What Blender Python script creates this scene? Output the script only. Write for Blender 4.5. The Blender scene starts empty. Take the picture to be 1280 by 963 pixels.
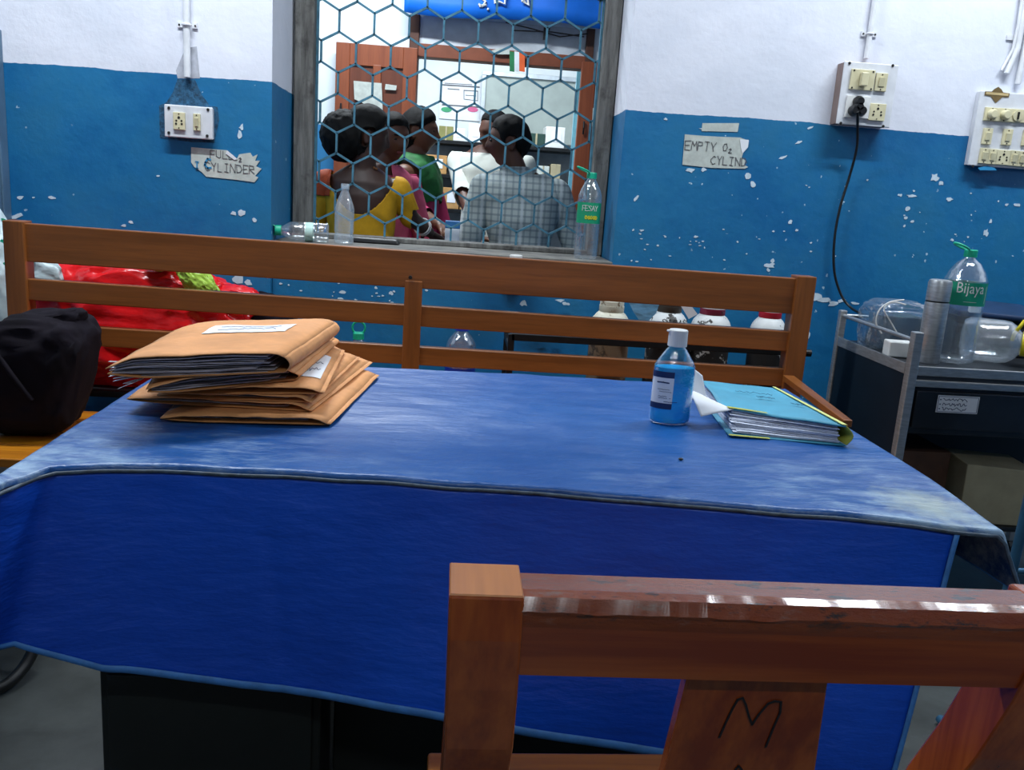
import bpy, bmesh, math, random
from mathutils import Vector as V, Matrix, noise
from math import radians as R, sin, cos, pi
random.seed(7)
S = bpy.context.scene
COL = S.collection
# ---------------------------------------------------------------- camera
PITCH, YAW, ROLL, FPX = R(12.5), R(4.4), R(3.9), 1100.0
CAM = V((0, 0, 1.14))
fw = V((sin(YAW)*cos(PITCH), cos(YAW)*cos(PITCH), -sin(PITCH)))
r0 = V((cos(YAW), -sin(YAW), 0)); u0 = r0.cross(fw)
rt = r0*cos(ROLL)+u0*sin(ROLL); up = u0*cos(ROLL)-r0*sin(ROLL)
cd = bpy.data.cameras.new('camera'); cam = bpy.data.objects.new('camera', cd); COL.objects.link(cam)
cd.sensor_width = 36; cd.lens = FPX/1280*36; cd.clip_start = 0.02; cd.clip_end = 60
cam.matrix_world = Matrix(((rt.x, up.x, -fw.x, CAM.x), (rt.y, up.y, -fw.y, CAM.y), (rt.z, up.z, -fw.z, CAM.z), (0, 0, 0, 1)))
S.camera = cam
def at(x, y, Y=None, Z=None):
    """photo pixel -> the point at real depth Y (or height Z)"""
    d = fw*FPX+rt*(x-640)-up*(y-481.5)
    k = (Y-CAM.y)/d.y if Y is not None else (Z-CAM.z)/d.z
    return CAM+d*k
# ---------------------------------------------------------------- world, lights, exposure
w = bpy.data.worlds.new('world'); S.world = w; w.use_nodes = True
bg = w.node_tree.nodes['Background']; bg.inputs[0].default_value = (0.55, 0.7, 1, 1); bg.inputs[1].default_value = 0.05
S.view_settings.view_transform = 'Standard'; S.view_settings.look = 'None'
S.view_settings.exposure = 0.85; S.view_settings.gamma = 1.0; S.view_settings.use_curve_mapping = False
def area(name, loc, sx, sy, power, col=(0.86, 0.94, 1.0), rot=(0, 0, 0)):
    l = bpy.data.lights.new(name, 'AREA'); l.shape = 'RECTANGLE'; l.size = sx; l.size_y = sy; l.energy = power; l.color = col
    o = bpy.data.objects.new(name, l); COL.objects.link(o); o.location = loc; o.rotation_euler = rot; return o
area('tube_light_right', (1.75, 2.25, 2.92), 1.2, 0.06, 27)
area('tube_light_left', (-0.85, 2.25, 2.92), 1.2, 0.06, 33)
area('fill_light_rear', (0.2, -1.2, 2.92), 1.2, 0.06, 16)  # unseen fill lamp, added behind the camera to brighten the near surfaces
area('corridor_light', (-0.6, 4.9, 2.92), 1.2, 0.1, 40)
area('office_light', (0.1, 7.0, 2.92), 1.4, 0.3, 50)
# ---------------------------------------------------------------- materials
def hx(s, k=1.0):
    s = s.lstrip('#'); v = [int(s[i:i+2], 16)/255 for i in (0, 2, 4)]
    return tuple((c/12.92 if c <= .04045 else ((c+.055)/1.055)**2.4)*k for c in v)+(1,)
MC = {}
class NT:
    def __init__(s, name):
        s.m = bpy.data.materials.new(name); s.m.use_nodes = True; s.t = s.m.node_tree; s.n = s.t.nodes; s.b = s.n['Principled BSDF']
    def add(s, ty, ins=None, **kw):
        n = s.n.new(ty)
        for k, v in kw.items(): setattr(n, k, v)
        for k, v in (ins or {}).items():
            if isinstance(v, bpy.types.NodeSocket): s.t.links.new(v, n.inputs[k])
            else: n.inputs[k].default_value = v
        return n
    def link(s, a, b): s.t.links.new(a, b)
    def pos(s, scale=(1, 1, 1)):
        g = s.add('ShaderNodeNewGeometry'); m = s.add('ShaderNodeMapping', {0: g.outputs['Position']}); m.inputs['Scale'].default_value = scale
        return m.outputs[0]
    def noise(s, vec, scale=5, detail=4, rough=.6):
        return s.add('ShaderNodeTexNoise', {'Vector': vec, 'Scale': scale, 'Detail': detail, 'Roughness': rough}).outputs[0]
    def ramp(s, fac, a, b, ca=(0, 0, 0, 1), cb=(1, 1, 1, 1)):
        r = s.add('ShaderNodeValToRGB', {0: fac}); e = r.color_ramp.elements
        e[0].position = a; e[1].position = b; e[0].color = ca; e[1].color = cb; return r.outputs[0]
    def mix(s, fac, a, b, bt='MIX'):
        m = s.add('ShaderNodeMix', data_type='RGBA', blend_type=bt)
        for i, v in ((0, fac), (6, a), (7, b)):
            if isinstance(v, bpy.types.NodeSocket): s.link(v, m.inputs[i])
            else: m.inputs[i].default_value = v
        return m.outputs[2]
    def math(s, op, a, b=0.0):
        n = s.add('ShaderNodeMath', operation=op)
        for i, v in ((0, a), (1, b)):
            if isinstance(v, bpy.types.NodeSocket): s.link(v, n.inputs[i])
            else: n.inputs[i].default_value = v
        return n.outputs[0]
    def bump(s, h, strength=.3, dist=.01):
        b = s.add('ShaderNodeBump', {'Height': h, 'Strength': strength, 'Distance': dist}); s.link(b.outputs[0], s.b.inputs['Normal'])
def flat(name, col, rough=.6, metal=0, var=.12, scale=12, bump=0, bscale=None, spec=None, coat=0, stretch=(1, 1, 1), sss=0):
    if name in MC: return MC[name]
    t = NT(name); c = hx(col) if isinstance(col, str) else col
    p = t.pos(stretch); nz = t.noise(p, scale)
    d = tuple(x*(1-var) for x in c[:3])+(1,); l = tuple(min(1, x*(1+var)) for x in c[:3])+(1,)
    t.link(t.ramp(nz, .35, .65, d, l), t.b.inputs['Base Color'])
    t.b.inputs['Roughness'].default_value = rough; t.b.inputs['Metallic'].default_value = metal
    if spec is not None: t.b.inputs['Specular IOR Level'].default_value = spec
    if coat: t.b.inputs['Coat Weight'].default_value = coat; t.b.inputs['Coat Roughness'].default_value = .15
    if sss: t.b.inputs['Subsurface Weight'].default_value = sss; t.b.inputs['Subsurface Radius'].default_value = (.01, .004, .002)
    if bump: t.bump(t.noise(p, bscale or scale*3), bump, .004)
    MC[name] = t.m; return t.m
def wood(name, axis, c1, c2, rough=.35, coat=.25, scale=1.0):
    key = name+axis
    if key in MC: return MC[key]
    t = NT(key); s = {'x': (1.2, 22, 22), 'y': (22, 1.2, 22), 'z': (22, 22, 1.2)}[axis]
    s = tuple(q*scale for q in s)
    p = t.pos(s); n1 = t.noise(p, 1.0, 5, .65); n2 = t.noise(p, 6.0, 3, .5)
    c = t.mix(t.ramp(n1, .36, .62), hx(c1), hx(c2))
    c = t.mix(t.math('MULTIPLY', t.ramp(n2, .5, .75), .35), c, hx(c1, .55))
    t.link(c, t.b.inputs['Base Color']); t.b.inputs['Roughness'].default_value = rough
    t.b.inputs['Coat Weight'].default_value = coat; t.b.inputs['Coat Roughness'].default_value = .2
    t.bump(n2, .08, .002); MC[key] = t.m; return t.m
def clear(name, tint=(.93, .97, 1, 1), mixf=.10, rough=.04, haze=0.0, hazecol=(.8, .85, .9, 1)):
    """thin clear plastic: see-through wall with fresnel gloss"""
    if name in MC: return MC[name]
    t = NT(name); t.n.remove(t.b); o = t.n['Material Output']
    tr = t.add('ShaderNodeBsdfTransparent', {0: tint}); gl = t.add('ShaderNodeBsdfGlossy', {0: (1, 1, 1, 1), 'Roughness': rough})
    lw = t.add('ShaderNodeLayerWeight', {0: .45}); nz = t.noise(t.pos(), 60, 3)
    bp = t.add('ShaderNodeBump', {'Height': nz, 'Strength': .5, 'Distance': .004}); t.link(bp.outputs[0], gl.inputs['Normal'])
    f = t.math('ADD', t.math('MULTIPLY', lw.outputs[1], .55), mixf)
    m = t.add('ShaderNodeMixShader', {0: f}); t.link(tr.outputs[0], m.inputs[1]); t.link(gl.outputs[0], m.inputs[2])
    last = m
    if haze:
        df = t.add('ShaderNodeBsdfDiffuse', {0: hazecol}); m2 = t.add('ShaderNodeMixShader', {0: haze}); t.link(m.outputs[0], m2.inputs[1]); t.link(df.outputs[0], m2.inputs[2]); last = m2
    t.link(last.outputs[0], o.inputs[0]); MC[name] = t.m; return t.m
# ---- wall paint: white above, blue below, worn
def wall_paint():
    t = NT('two tone wall paint'); g = t.add('ShaderNodeNewGeometry'); sp = t.add('ShaderNodeSeparateXYZ', {0: g.outputs['Position']})
    p = t.pos(); x, y, z = sp.outputs
    edge = t.math('ADD', z, t.math('MULTIPLY', t.math('SUBTRACT', t.noise(p, 2.2, 2), .5), .03))
    edge = t.math('ADD', edge, t.math('MULTIPLY', t.math('SUBTRACT', t.noise(p, 30, 2), .5), .006))
    isb = t.math('LESS_THAN', edge, 1.432)
    cl = t.noise(p, 1.6, 5, .6)
    white = t.mix(t.ramp(cl, .35, .7), hx('#e2e4ee'), hx('#cdd2de'))
    bl = t.mix(t.ramp(t.noise(p, 2.5, 5, .7), .35, .68), hx('#0c6095'), hx('#2478a4'))
    low = t.ramp(z, .0, 1.0)  # height ramp over the lower wall, not mixed into the colour
    bl = t.mix(t.math('MULTIPLY', t.ramp(t.noise(p, 5, 6, .7), .48, .72), .3), bl, hx('#1c4c6c'))
    chip = t.ramp(t.noise(p, 42, 2, .4), .735, .75)
    dens = t.ramp(t.noise(p, 3, 2), .42, .62)
    chipm = t.math('MULTIPLY', chip, dens)
    bl = t.mix(chipm, bl, hx('#b4cddc'))
    c = t.mix(isb, white, bl)
    t.link(c, t.b.inputs['Base Color'])
    t.link(t.ramp(isb, 0, 1, (.75,)*3+(1,), (.42,)*3+(1,)), t.b.inputs['Roughness'])
    t.bump(t.noise(p, 9, 6, .6), .35, .012)
    return t.m
M_WALL = wall_paint()
def plain(name, c1, c2, sc=3, rough=.7, bump=.2):
    t = NT(name); p = t.pos(); t.link(t.mix(t.ramp(t.noise(p, sc, 6, .65), .35, .68), hx(c1), hx(c2)), t.b.inputs['Base Color'])
    t.b.inputs['Roughness'].default_value = rough; t.bump(t.noise(p, sc*6, 4), bump, .006); return t.m
M_FLOOR = plain('worn concrete floor', '#2f3231', '#4b4f4e', 3, .45)
M_CEIL = plain('ceiling whitewash', '#c4c8cc', '#d8dbe0')
M_DULL = plain('dim room wall', '#8b9296', '#9aa2a8')
M_SILL = plain('bare stained cement', '#4c4d4b', '#75726c', 9, .8, .5)
def frame_wood():
    t = NT('weathered grey frame timber'); p = t.pos((14, 14, 1.5)); q = t.pos()
    c = t.mix(t.ramp(t.noise(p, 3, 6, .7), .3, .7), hx('#3c3a38'), hx('#7d7c78'))
    c = t.mix(t.ramp(t.noise(q, 8, 5), .55, .7), c, hx('#2a2624')); t.link(c, t.b.inputs['Base Color'])
    t.b.inputs['Roughness'].default_value = .75; t.bump(t.noise(p, 8, 4), .4, .004); return t.m
M_FRAME = frame_wood()
def cloth_top():
    t = NT('worn blue rexine top'); p = t.pos(); g = t.add('ShaderNodeNewGeometry'); sp = t.add('ShaderNodeSeparateXYZ', {0: g.outputs['Position']})
    base = t.mix(t.ramp(t.noise(p, 3, 6, .65), .3, .7), hx('#074386'), hx('#0f5296'))
    # scuffed white wear towards the near edge, strongest at both near corners
    near = t.ramp(sp.outputs[1], .0, 1.0); yy = t.math('SUBTRACT', 1.42, sp.outputs[1]); yy = t.math('MULTIPLY', yy, 2.6)
    ax = t.math('ABSOLUTE', t.math('SUBTRACT', sp.outputs[0], .1)); ax = t.math('MULTIPLY', ax, 1.5)
    wgt = t.math('MINIMUM', t.math('MAXIMUM', t.math('MULTIPLY', yy, ax), 0), 1)
    q = t.pos((1, 2.2, 2.2)); sc = t.noise(q, 9, 8, .75)
    wear = t.ramp(t.math('ADD', sc, t.math('MULTIPLY', wgt, .17)), .56, .74)
    wear = t.math('MULTIPLY', wear, t.math('ADD', t.math('MULTIPLY', wgt, .75), .10))
    fine = t.ramp(t.noise(t.pos((3, 14, 8)), 8, 6, .7), .58, .78)
    c = t.mix(wear, base, hx('#9db9cf')); c = t.mix(t.math('MULTIPLY', fine, t.math('ADD', t.math('MULTIPLY', wgt, .5), .06)), c, hx('#a9c6df'))
    # one bleached patch close to the near right corner
    d = t.add('ShaderNodeVectorMath', {0: g.outputs['Position'], 1: (.66, 1.09, .76)}, operation='DISTANCE')
    pt = t.math('SUBTRACT', 1.0, t.math('MULTIPLY', d.outputs[1], 11)); pt = t.ramp(t.math('ADD', pt, t.math('MULTIPLY', t.math('SUBTRACT', t.noise(p, 40, 6, .7), .5), 1.6)), .1, .9)
    c = t.mix(t.math('MULTIPLY', pt, .75), c, hx('#a8b4ab'))
    t.link(c, t.b.inputs['Base Color']); t.link(t.ramp(sc, .3, .7, (.28,)*3+(1,), (.5,)*3+(1,)), t.b.inputs['Roughness'])
    cr = t.noise(t.pos((1, 3, 3)), 7, 5, .6); t.bump(cr, .45, .012); return t.m
M_CTOP = cloth_top()
def skirt_mat():
    t = NT('deep blue rexine skirt'); p = t.pos()
    c = t.mix(t.ramp(t.noise(p, 3, 5, .6), .3, .7), hx('#0540ae'), hx('#0b52cc'))
    t.link(c, t.b.inputs['Base Color']); t.b.inputs['Roughness'].default_value = .42
    t.bump(t.noise(t.pos((1.5, 1, 4)), 5, 5, .6), .5, .015); return t.m
M_SKIRT = skirt_mat()
M_HEM = flat('light blue binding tape', '#3f7cc0', .6, var=.15, scale=40)
M_PIPE = flat('grey beaded piping', '#3c4c5c', .5, var=.5, scale=60)
BW = ('#74431c', '#905526'); CWD = ('#7c2d0e', '#a8521c')
wx = wood('bench teak ', 'x', *BW); wy = wood('bench teak ', 'y', *BW); wz = wood('bench teak ', 'z', *BW)
seatw = wood('bench seat teak ', 'x', '#8a4a10', '#c07818')
cx = wood('chair polish ', 'x', *CWD, rough=.25, coat=.6); cz = wood('chair polish ', 'z', *CWD, rough=.25, coat=.6)
dz = wood('door brown paint ', 'z', '#7c3a1c', '#8c4826', .5, .1)
M_WHITE = flat('white plastic', '#d8d8d6', .4, var=.05)
M_IVORY = flat('aged ivory plastic', '#cfc7a4', .4, var=.08)
M_PANEL = flat('grubby white laminate', '#d3d5da', .5, var=.07, scale=20)
M_BLACK = flat('black plastic', '#121315', .4, var=.2)
M_HOLE = flat('dark hole', '#15120f', .8, var=.1)
M_PVC = flat('painted conduit', '#dcdee2', .5, var=.08, scale=20)
M_STEEL = flat('brushed steel', '#b2b4b6', .34, .7, var=.15, scale=30, stretch=(1, 1, 6))
M_DSTEEL = flat('dark stainless sheet', '#3a3e44', .35, .7, var=.25, scale=6)
M_GSTEEL = flat('green black steel sheet', '#111614', .6, .2, var=.3, scale=6)
M_BSTEEL = flat('black painted steel', '#15171a', .5, .4, var=.3, scale=20)
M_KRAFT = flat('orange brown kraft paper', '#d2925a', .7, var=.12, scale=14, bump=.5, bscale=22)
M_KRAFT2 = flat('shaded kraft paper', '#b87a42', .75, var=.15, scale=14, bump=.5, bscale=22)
M_PAPER = flat('white paper', '#dfe1e6', .7, var=.04)
M_PAPERS = flat('grey stacked pages', '#a8a0a4', .8, var=.35, scale=30, stretch=(1, 1, 12))
M_CARD = flat('brown carton board', '#b08450', .8, var=.15)
M_CARD2 = flat('buff carton board', '#a59a7c', .8, var=.1)
M_INK = flat('black ink', '#16161c', .6, var=.05)
M_INKB = flat('faint grey ink', '#5c5c60', .7, var=.1)
M_NAVY = flat('navy print', '#102a58', .5, var=.05)
M_TAPE = flat('old tape and paper', '#b9bfb8', .6, var=.12, scale=30)
M_GREENC = flat('green cap plastic', '#12a883', .4, var=.05)
M_GREENL = flat('green bottle label', '#0d8f66', .5, var=.05)
M_PET = clear('clear bottle plastic', haze=.05, mixf=.15)
M_PETH = clear('cloudy bottle plastic', haze=.16)
M_BAGC = clear('clear wrap', haze=.05, mixf=.12)
# ---------------------------------------------------------------- geometry helpers
class MB:
    def __init__(s): s.b = bmesh.new()
    def vs(s, pts): return [s.b.verts.new(p) for p in pts]
    def face(s, vv):
        try: return s.b.faces.new(vv)
        except ValueError: return None
    def hexa(s, P):
        """8 corners: bottom 4 then top 4, same order"""
        v = s.vs(P)
        for q in ((0, 3, 2, 1), (4, 5, 6, 7), (0, 1, 5, 4), (1, 2, 6, 5), (2, 3, 7, 6), (3, 0, 4, 7)): s.face([v[i] for i in q])
        return s
    def box(s, lo, hi):
        x0, y0, z0 = lo; x1, y1, z1 = hi
        return s.hexa([(x0, y0, z0), (x1, y0, z0), (x1, y1, z0), (x0, y1, z0), (x0, y0, z1), (x1, y0, z1), (x1, y1, z1), (x0, y1, z1)])
    def obox(s, c, sx, sy, sz, rz=0, rx=0, ry=0):
        m = Matrix.Rotation(rz, 3, 'Z') @ Matrix.Rotation(ry, 3, 'Y') @ Matrix.Rotation(rx, 3, 'X'); c = V(c)
        P = [c+m @ V((a*sx/2, b*sy/2, d*sz/2)) for d in (-1, 1) for a, b in ((-1, -1), (1, -1), (1, 1), (-1, 1))]
        return s.hexa(P)
    def tube(s, path, r, n=10, cap=True, closed=False):
        path = [V(p) for p in path]; L = len(path); rr = r if isinstance(r, (list, tuple)) else [r]*L
        rings = []; prev = None
        for i, p in enumerate(path):
            a = path[(i-1) % L] if (i or closed) else path[0]; b = path[(i+1) % L] if (i < L-1 or closed) else path[-1]
            d = (b-a).normalized()
            if prev is None: prev = V((0, 0, 1)) if abs(d.z) < .9 else V((1, 0, 0))
            e1 = (prev-d*prev.dot(d)).normalized(); e2 = d.cross(e1); prev = e1
            rings.append(s.vs([p+(e1*cos(2*pi*k/n)+e2*sin(2*pi*k/n))*rr[i] for k in range(n)]))
        for i in range(L if closed else L-1):
            A, B = rings[i], rings[(i+1) % L]
            for k in range(n): s.face([A[k], A[(k+1) % n], B[(k+1) % n], B[k]])
        if cap and not closed: s.face(rings[0][::-1]); s.face(rings[-1])
        return s
    def lathe(s, prof, c, n=28, axis=(0, 0, 1), ex=1.0, ey=1.0, rz=0, cap=True, closed_in=True):
        """prof = [(radius, height)] about an axis through c"""
        c = V(c); a = V(axis).normalized(); q = V((0, 0, 1)).rotation_difference(a).to_matrix() @ Matrix.Rotation(rz, 3, 'Z')
        rings = [s.vs([c+q @ V((r*ex*cos(2*pi*k/n), r*ey*sin(2*pi*k/n), h)) for k in range(n)]) for r, h in prof]
        for A, B in zip(rings, rings[1:]):
            for k in range(n): s.face([A[k], A[(k+1) % n], B[(k+1) % n], B[k]])
        if cap: s.face(rings[0][::-1]); s.face(rings[-1])
        return s
    def grid(s, fn, nu, nv):
        v = [[s.b.verts.new(fn(i/nu, j/nv)) for j in range(nv+1)] for i in range(nu+1)]
        for i in range(nu):
            for j in range(nv): s.face([v[i][j], v[i+1][j], v[i+1][j+1], v[i][j+1]])
        return v
    def poly(s, pts, off):
        """flat outline extruded by off"""
        off = V(off); A = s.vs(pts); B = s.vs([V(p)+off for p in pts]); n = len(pts)
        s.face(A[::-1]); s.face(B)
        for i in range(n): s.face([A[i], A[(i+1) % n], B[(i+1) % n], B[i]])
        return s
    def stroke(s, pts, wd, nrm, th=.0006):
        nrm = V(nrm).normalized()
        for a, b in zip(pts, pts[1:]):
            a, b = V(a), V(b); d = b-a
            if d.length < 1e-6: continue
            d.normalize(); e = d.cross(nrm)*wd/2; a2 = a-d*wd*.4; b2 = b+d*wd*.4
            s.poly([a2-e, b2-e, b2+e, a2+e], nrm*th)
        return s
    def blob(s, c, rx, ry, rz, sub=4, fn=None, pw=1.0):
        r = bmesh.ops.create_icosphere(s.b, subdivisions=sub, radius=1.0); c = V(c)
        for v in r['verts']:
            p = v.co.normalized(); q = V([math.copysign(abs(t)**pw, t) for t in p]) if pw != 1 else p.copy()
            k = fn(p) if fn else 1.0
            v.co = c+V((q.x*rx, q.y*ry, q.z*rz))*k
        return s
def wloc(o):
    l = V((0, 0, 0))
    while o is not None: l = l+V(o.location); o = o.parent
    return l
def obj(name, mb, mat, parent=None, smooth=False, bevel=0, mods=None, recalc=True):
    b = mb.b
    if recalc: bmesh.ops.recalc_face_normals(b, faces=b.faces)
    if smooth:
        for e in b.edges:
            if len(e.link_faces) == 2 and e.calc_face_angle(0) > R(52): e.smooth = False
    if parent is None:
        xs = [v.co for v in b.verts]; o0 = V((sum(v.x for v in xs)/len(xs), sum(v.y for v in xs)/len(xs), min(v.z for v in xs)))
    else: o0 = wloc(parent)
    for v in b.verts: v.co -= o0
    me = bpy.data.meshes.new(name); b.to_mesh(me); b.free()
    if smooth:
        for p in me.polygons: p.use_smooth = True
    o = bpy.data.objects.new(name, me); COL.objects.link(o)
    for m in (mat if isinstance(mat, (list, tuple)) else [mat]): me.materials.append(m)
    if parent is None: o.location = o0
    else: o.parent = parent
    if bevel:
        m = o.modifiers.new('bevel', 'BEVEL'); m.width = bevel; m.segments = 2; m.limit_method = 'ANGLE'; m.angle_limit = R(40)
    return o
def tag(o, label, cat, group=None):
    o['label'] = label; o['category'] = cat
    if group: o['group'] = group
    return o
def thing(name, label, cat, loc, group=None):
    o = bpy.data.objects.new(name, None); COL.objects.link(o); o.location = loc; o.empty_display_size = .05; return tag(o, label, cat, group)
def struct(o): o['kind'] = 'structure'; return o
def stuff(o): o['kind'] = 'stuff'; return o
def text(s, origin, xd, ud, h, mat, parent, name, th=.0004, sx=1.0):
    cu = bpy.data.curves.new('t', 'FONT'); cu.body = s; cu.size = 1; cu.resolution_u = 2
    o = bpy.data.objects.new('t', cu); COL.objects.link(o); bpy.context.view_layer.update()
    me = bpy.data.meshes.new_from_object(o.evaluated_get(bpy.context.evaluated_depsgraph_get())); bpy.data.objects.remove(o)
    xd = V(xd).normalized(); ud = V(ud).normalized(); n = xd.cross(ud); mb = MB(); mb.b.from_mesh(me)
    for v in mb.b.verts: v.co = V(origin)+xd*v.co.x*h*sx+ud*v.co.y*h+n*th
    bpy.data.meshes.remove(me)
    return obj(name, mb, mat, parent, recalc=False)
FONT = {'F': [[(0, 0), (0, 1), (.6, 1)], [(0, .5), (.5, .5)]], 'U': [[(0, 1), (0, .2), (.3, 0), (.6, .2), (.6, 1)]], 'L': [[(0, 1), (0, 0), (.55, 0)]],
 'O': [[(.1, .1), (0, .5), (.15, .95), (.45, 1), (.6, .5), (.45, .05), (.1, .1)]], '2': [[(0, .8), (.3, 1), (.55, .75), (0, 0), (.6, 0)]],
 'C': [[(.6, .85), (.35, 1), (.05, .6), (.05, .3), (.3, 0), (.6, .1)]], 'Y': [[(0, 1), (.3, .5), (.6, 1)], [(.3, .5), (.3, 0)]],
 'I': [[(.1, 1), (.5, 1)], [(.3, 1), (.3, 0)], [(.1, 0), (.5, 0)]], 'N': [[(0, 0), (0, 1), (.6, 0), (.6, 1)]], 'D': [[(0, 0), (0, 1), (.4, .9), (.6, .5), (.4, .1), (0, 0)]],
 'E': [[(.6, 1), (0, 1), (0, 0), (.6, 0)], [(0, .5), (.45, .5)]], 'R': [[(0, 0), (0, 1), (.5, .9), (.5, .55), (0, .5), (.6, 0)]], 'M': [[(0, 0), (.05, 1), (.3, .4), (.55, 1), (.65, 0)]],
 'P': [[(0, 0), (0, 1), (.5, .95), (.5, .55), (0, .5)]], 'T': [[(0, 1), (.6, 1)], [(.3, 1), (.3, 0)]], 'A': [[(0, 0), (.3, 1), (.6, 0)], [(.12, .4), (.48, .4)]],
 'S': [[(.6, .85), (.3, 1), (0, .8), (.55, .3), (.3, 0), (0, .1)]], 'K': [[(0, 0), (0, 1)], [(.6, 1), (0, .45), (.6, 0)]], 'X': [[(0, 0), (.6, 1)], [(0, 1), (.6, 0)]], 'G': [[(.6, .85), (.3, 1), (0, .5), (.3, 0), (.6, .15), (.6, .5), (.35, .5)]]}
def hand(mb, s, o, xd, ud, h, wd, nrm, sp=.85, j=.05):
    o = V(o); xd = V(xd).normalized(); ud = V(ud).normalized()
    for ch in s:
        for st in FONT.get(ch, []):
            mb.stroke([o+xd*(a+random.uniform(-j, j))*h+ud*(b+random.uniform(-j, j))*h for a, b in st], wd, nrm)
        o = o+xd*h*sp
def quadp(px, Y): return [at(x, y, Y=Y) for x, y in px]
# ================================================================ the setting
WY = 3.10; GY = 3.42
mb = MB()
mb.box((-2.6, WY, 0), (-.623, 3.5, 3.0)); obj_l = None
def prism_xy(pts, z0, z1):
    m = MB(); m.hexa([(x, y, z0) for x, y in pts]+[(x, y, z1) for x, y in pts]); return m
wall = MB()
wall.hexa([(x, y, z) for z in (0, 3) for x, y in ((-2.6, WY), (-.623, WY), (-.598, 3.5), (-2.6, 3.5))])
wall.hexa([(x, y, z) for z in (0, 3) for x, y in ((.562, WY), (3.0, WY), (3.0, 3.5), (.572, 3.5))])
wall.box((-.62, WY+.0, 2.12), (.562, 3.5, 3.0))
wall.box((-.62, WY+.02, 0), (.562, 3.5, .895))
mb.b.free()
WF = struct(obj('wall_front', wall, M_WALL)); 
def shell(name, lo, hi, mat, parent=None):
    m = MB(); m.box(lo, hi); return struct(obj(name, m, mat, parent))
shell('floor', (-2.6, -2.2, -.05), (3.0, 3.5, 0), M_FLOOR)
shell('ceiling', (-2.6, -2.2, 3.0), (3.0, 9.0, 3.1), M_CEIL)
shell('wall_left', (-2.7, -2.2, 0), (-2.6, 3.5, 3.0), M_WALL)
shell('wall_right', (3.0, -2.2, 0), (3.1, 3.5, 3.0), M_WALL)
shell('wall_back', (-2.7, -2.3, 0), (3.1, -2.2, 3.0), M_DULL)
sl = MB(); sl.box((-.62, WY-.02, .895), (.562, 3.5, .915)); struct(obj('trim_1', sl, M_SILL, None, bevel=.004))
# old window frame
mb = MB(); mb.box((-.598, 3.36, .915), (-.53, 3.47, 2.12)); fr = struct(obj('window_1', mb, M_FRAME, None, bevel=.003))
mb = MB(); mb.box((.508, 3.36, .915), (.565, 3.47, 2.12)); obj('frame_post', mb, M_FRAME, fr, bevel=.003)
mb = MB(); mb.box((-.53, 3.36, .915), (.508, 3.47, .932)); obj('frame_sill', mb, M_FRAME, fr, bevel=.003)
mb = MB(); mb.box((-.53, 3.36, 2.06), (.508, 3.47, 2.12)); obj('frame_head', mb, M_FRAME, fr, bevel=.003)
# hexagonal grille of zigzag bars
M_GR = flat('blue grey grille paint', '#46788e', .5, .1, var=.25, scale=30)
gr = thing('window_grille', 'blue painted hexagonal metal grille filling the window opening', 'window grille', (0, GY, .93))
hw, rowp = .1255, .1065; a0 = at(468, 30, Y=GY); side = .072; xlo, xhi, zlo, zhi = -.524, .502, .934, 2.06
def cl(a, b):
    """clip a segment to the frame opening"""
    t0, t1 = 0.0, 1.0
    for p, q in ((-(b.x-a.x), a.x-xlo), (b.x-a.x, xhi-a.x), (-(b.z-a.z), a.z-zlo), (b.z-a.z, zhi-a.z)):
        if abs(p) < 1e-9:
            if q < 0: return None
        else:
            r = q/p
            if p < 0: t0 = max(t0, r)
            else: t1 = min(t1, r)
    return (a+(b-a)*t0, a+(b-a)*t1) if t1-t0 > .02 else None
def strip(m, a, b, wd=.0075, dp=.009):
    d = (b-a).normalized(); e = V((0, 1, 0)).cross(d)*wd/2; n = V((0, dp/2, 0)); a = a-d*.002; b = b+d*.002
    m.hexa([a-e-n, a+e-n, a+e+n, a-e+n, b-e-n, b+e-n, b+e+n, b-e+n])
for p in range(-9, 19):
    m = MB(); cnt = 0
    for r in range(-7, 12):
        zc = a0.z-r*rowp; ev = (r % 2 == 0); left = ((p % 2 == 0) == ev)
        xa = a0.x+(p if left else p+1)*hw/2; xb = a0.x+(p+1 if left else p)*hw/2
        segs = []
        gy = GY+(.0012 if p % 2 else -.0012)
        segs.append((V((xa, gy, zc+side/2)), V((xa, gy, zc-side/2))))
        segs.append((V((xa, gy, zc-side/2)), V((xb, gy, zc-rowp+side/2))))
        for a, b in segs:
            c = cl(a, b)
            if c: strip(m, *c); cnt += 1
    xp = a0.x+p*hw/2
    if cnt and (xp < xlo or xp+hw/2 > xhi): stuff(obj('bar_end', m, M_GR, gr))
    elif cnt: obj('zigzag_bar', m, M_GR, gr)
    else: m.b.free()
for xx in (xlo-.002, xhi+.002):
    m = MB(); m.box((xx-.004, GY-.008, .932), (xx+.004, GY+.008, 2.06)); obj('edge_bar', m, M_GR, gr)
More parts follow.
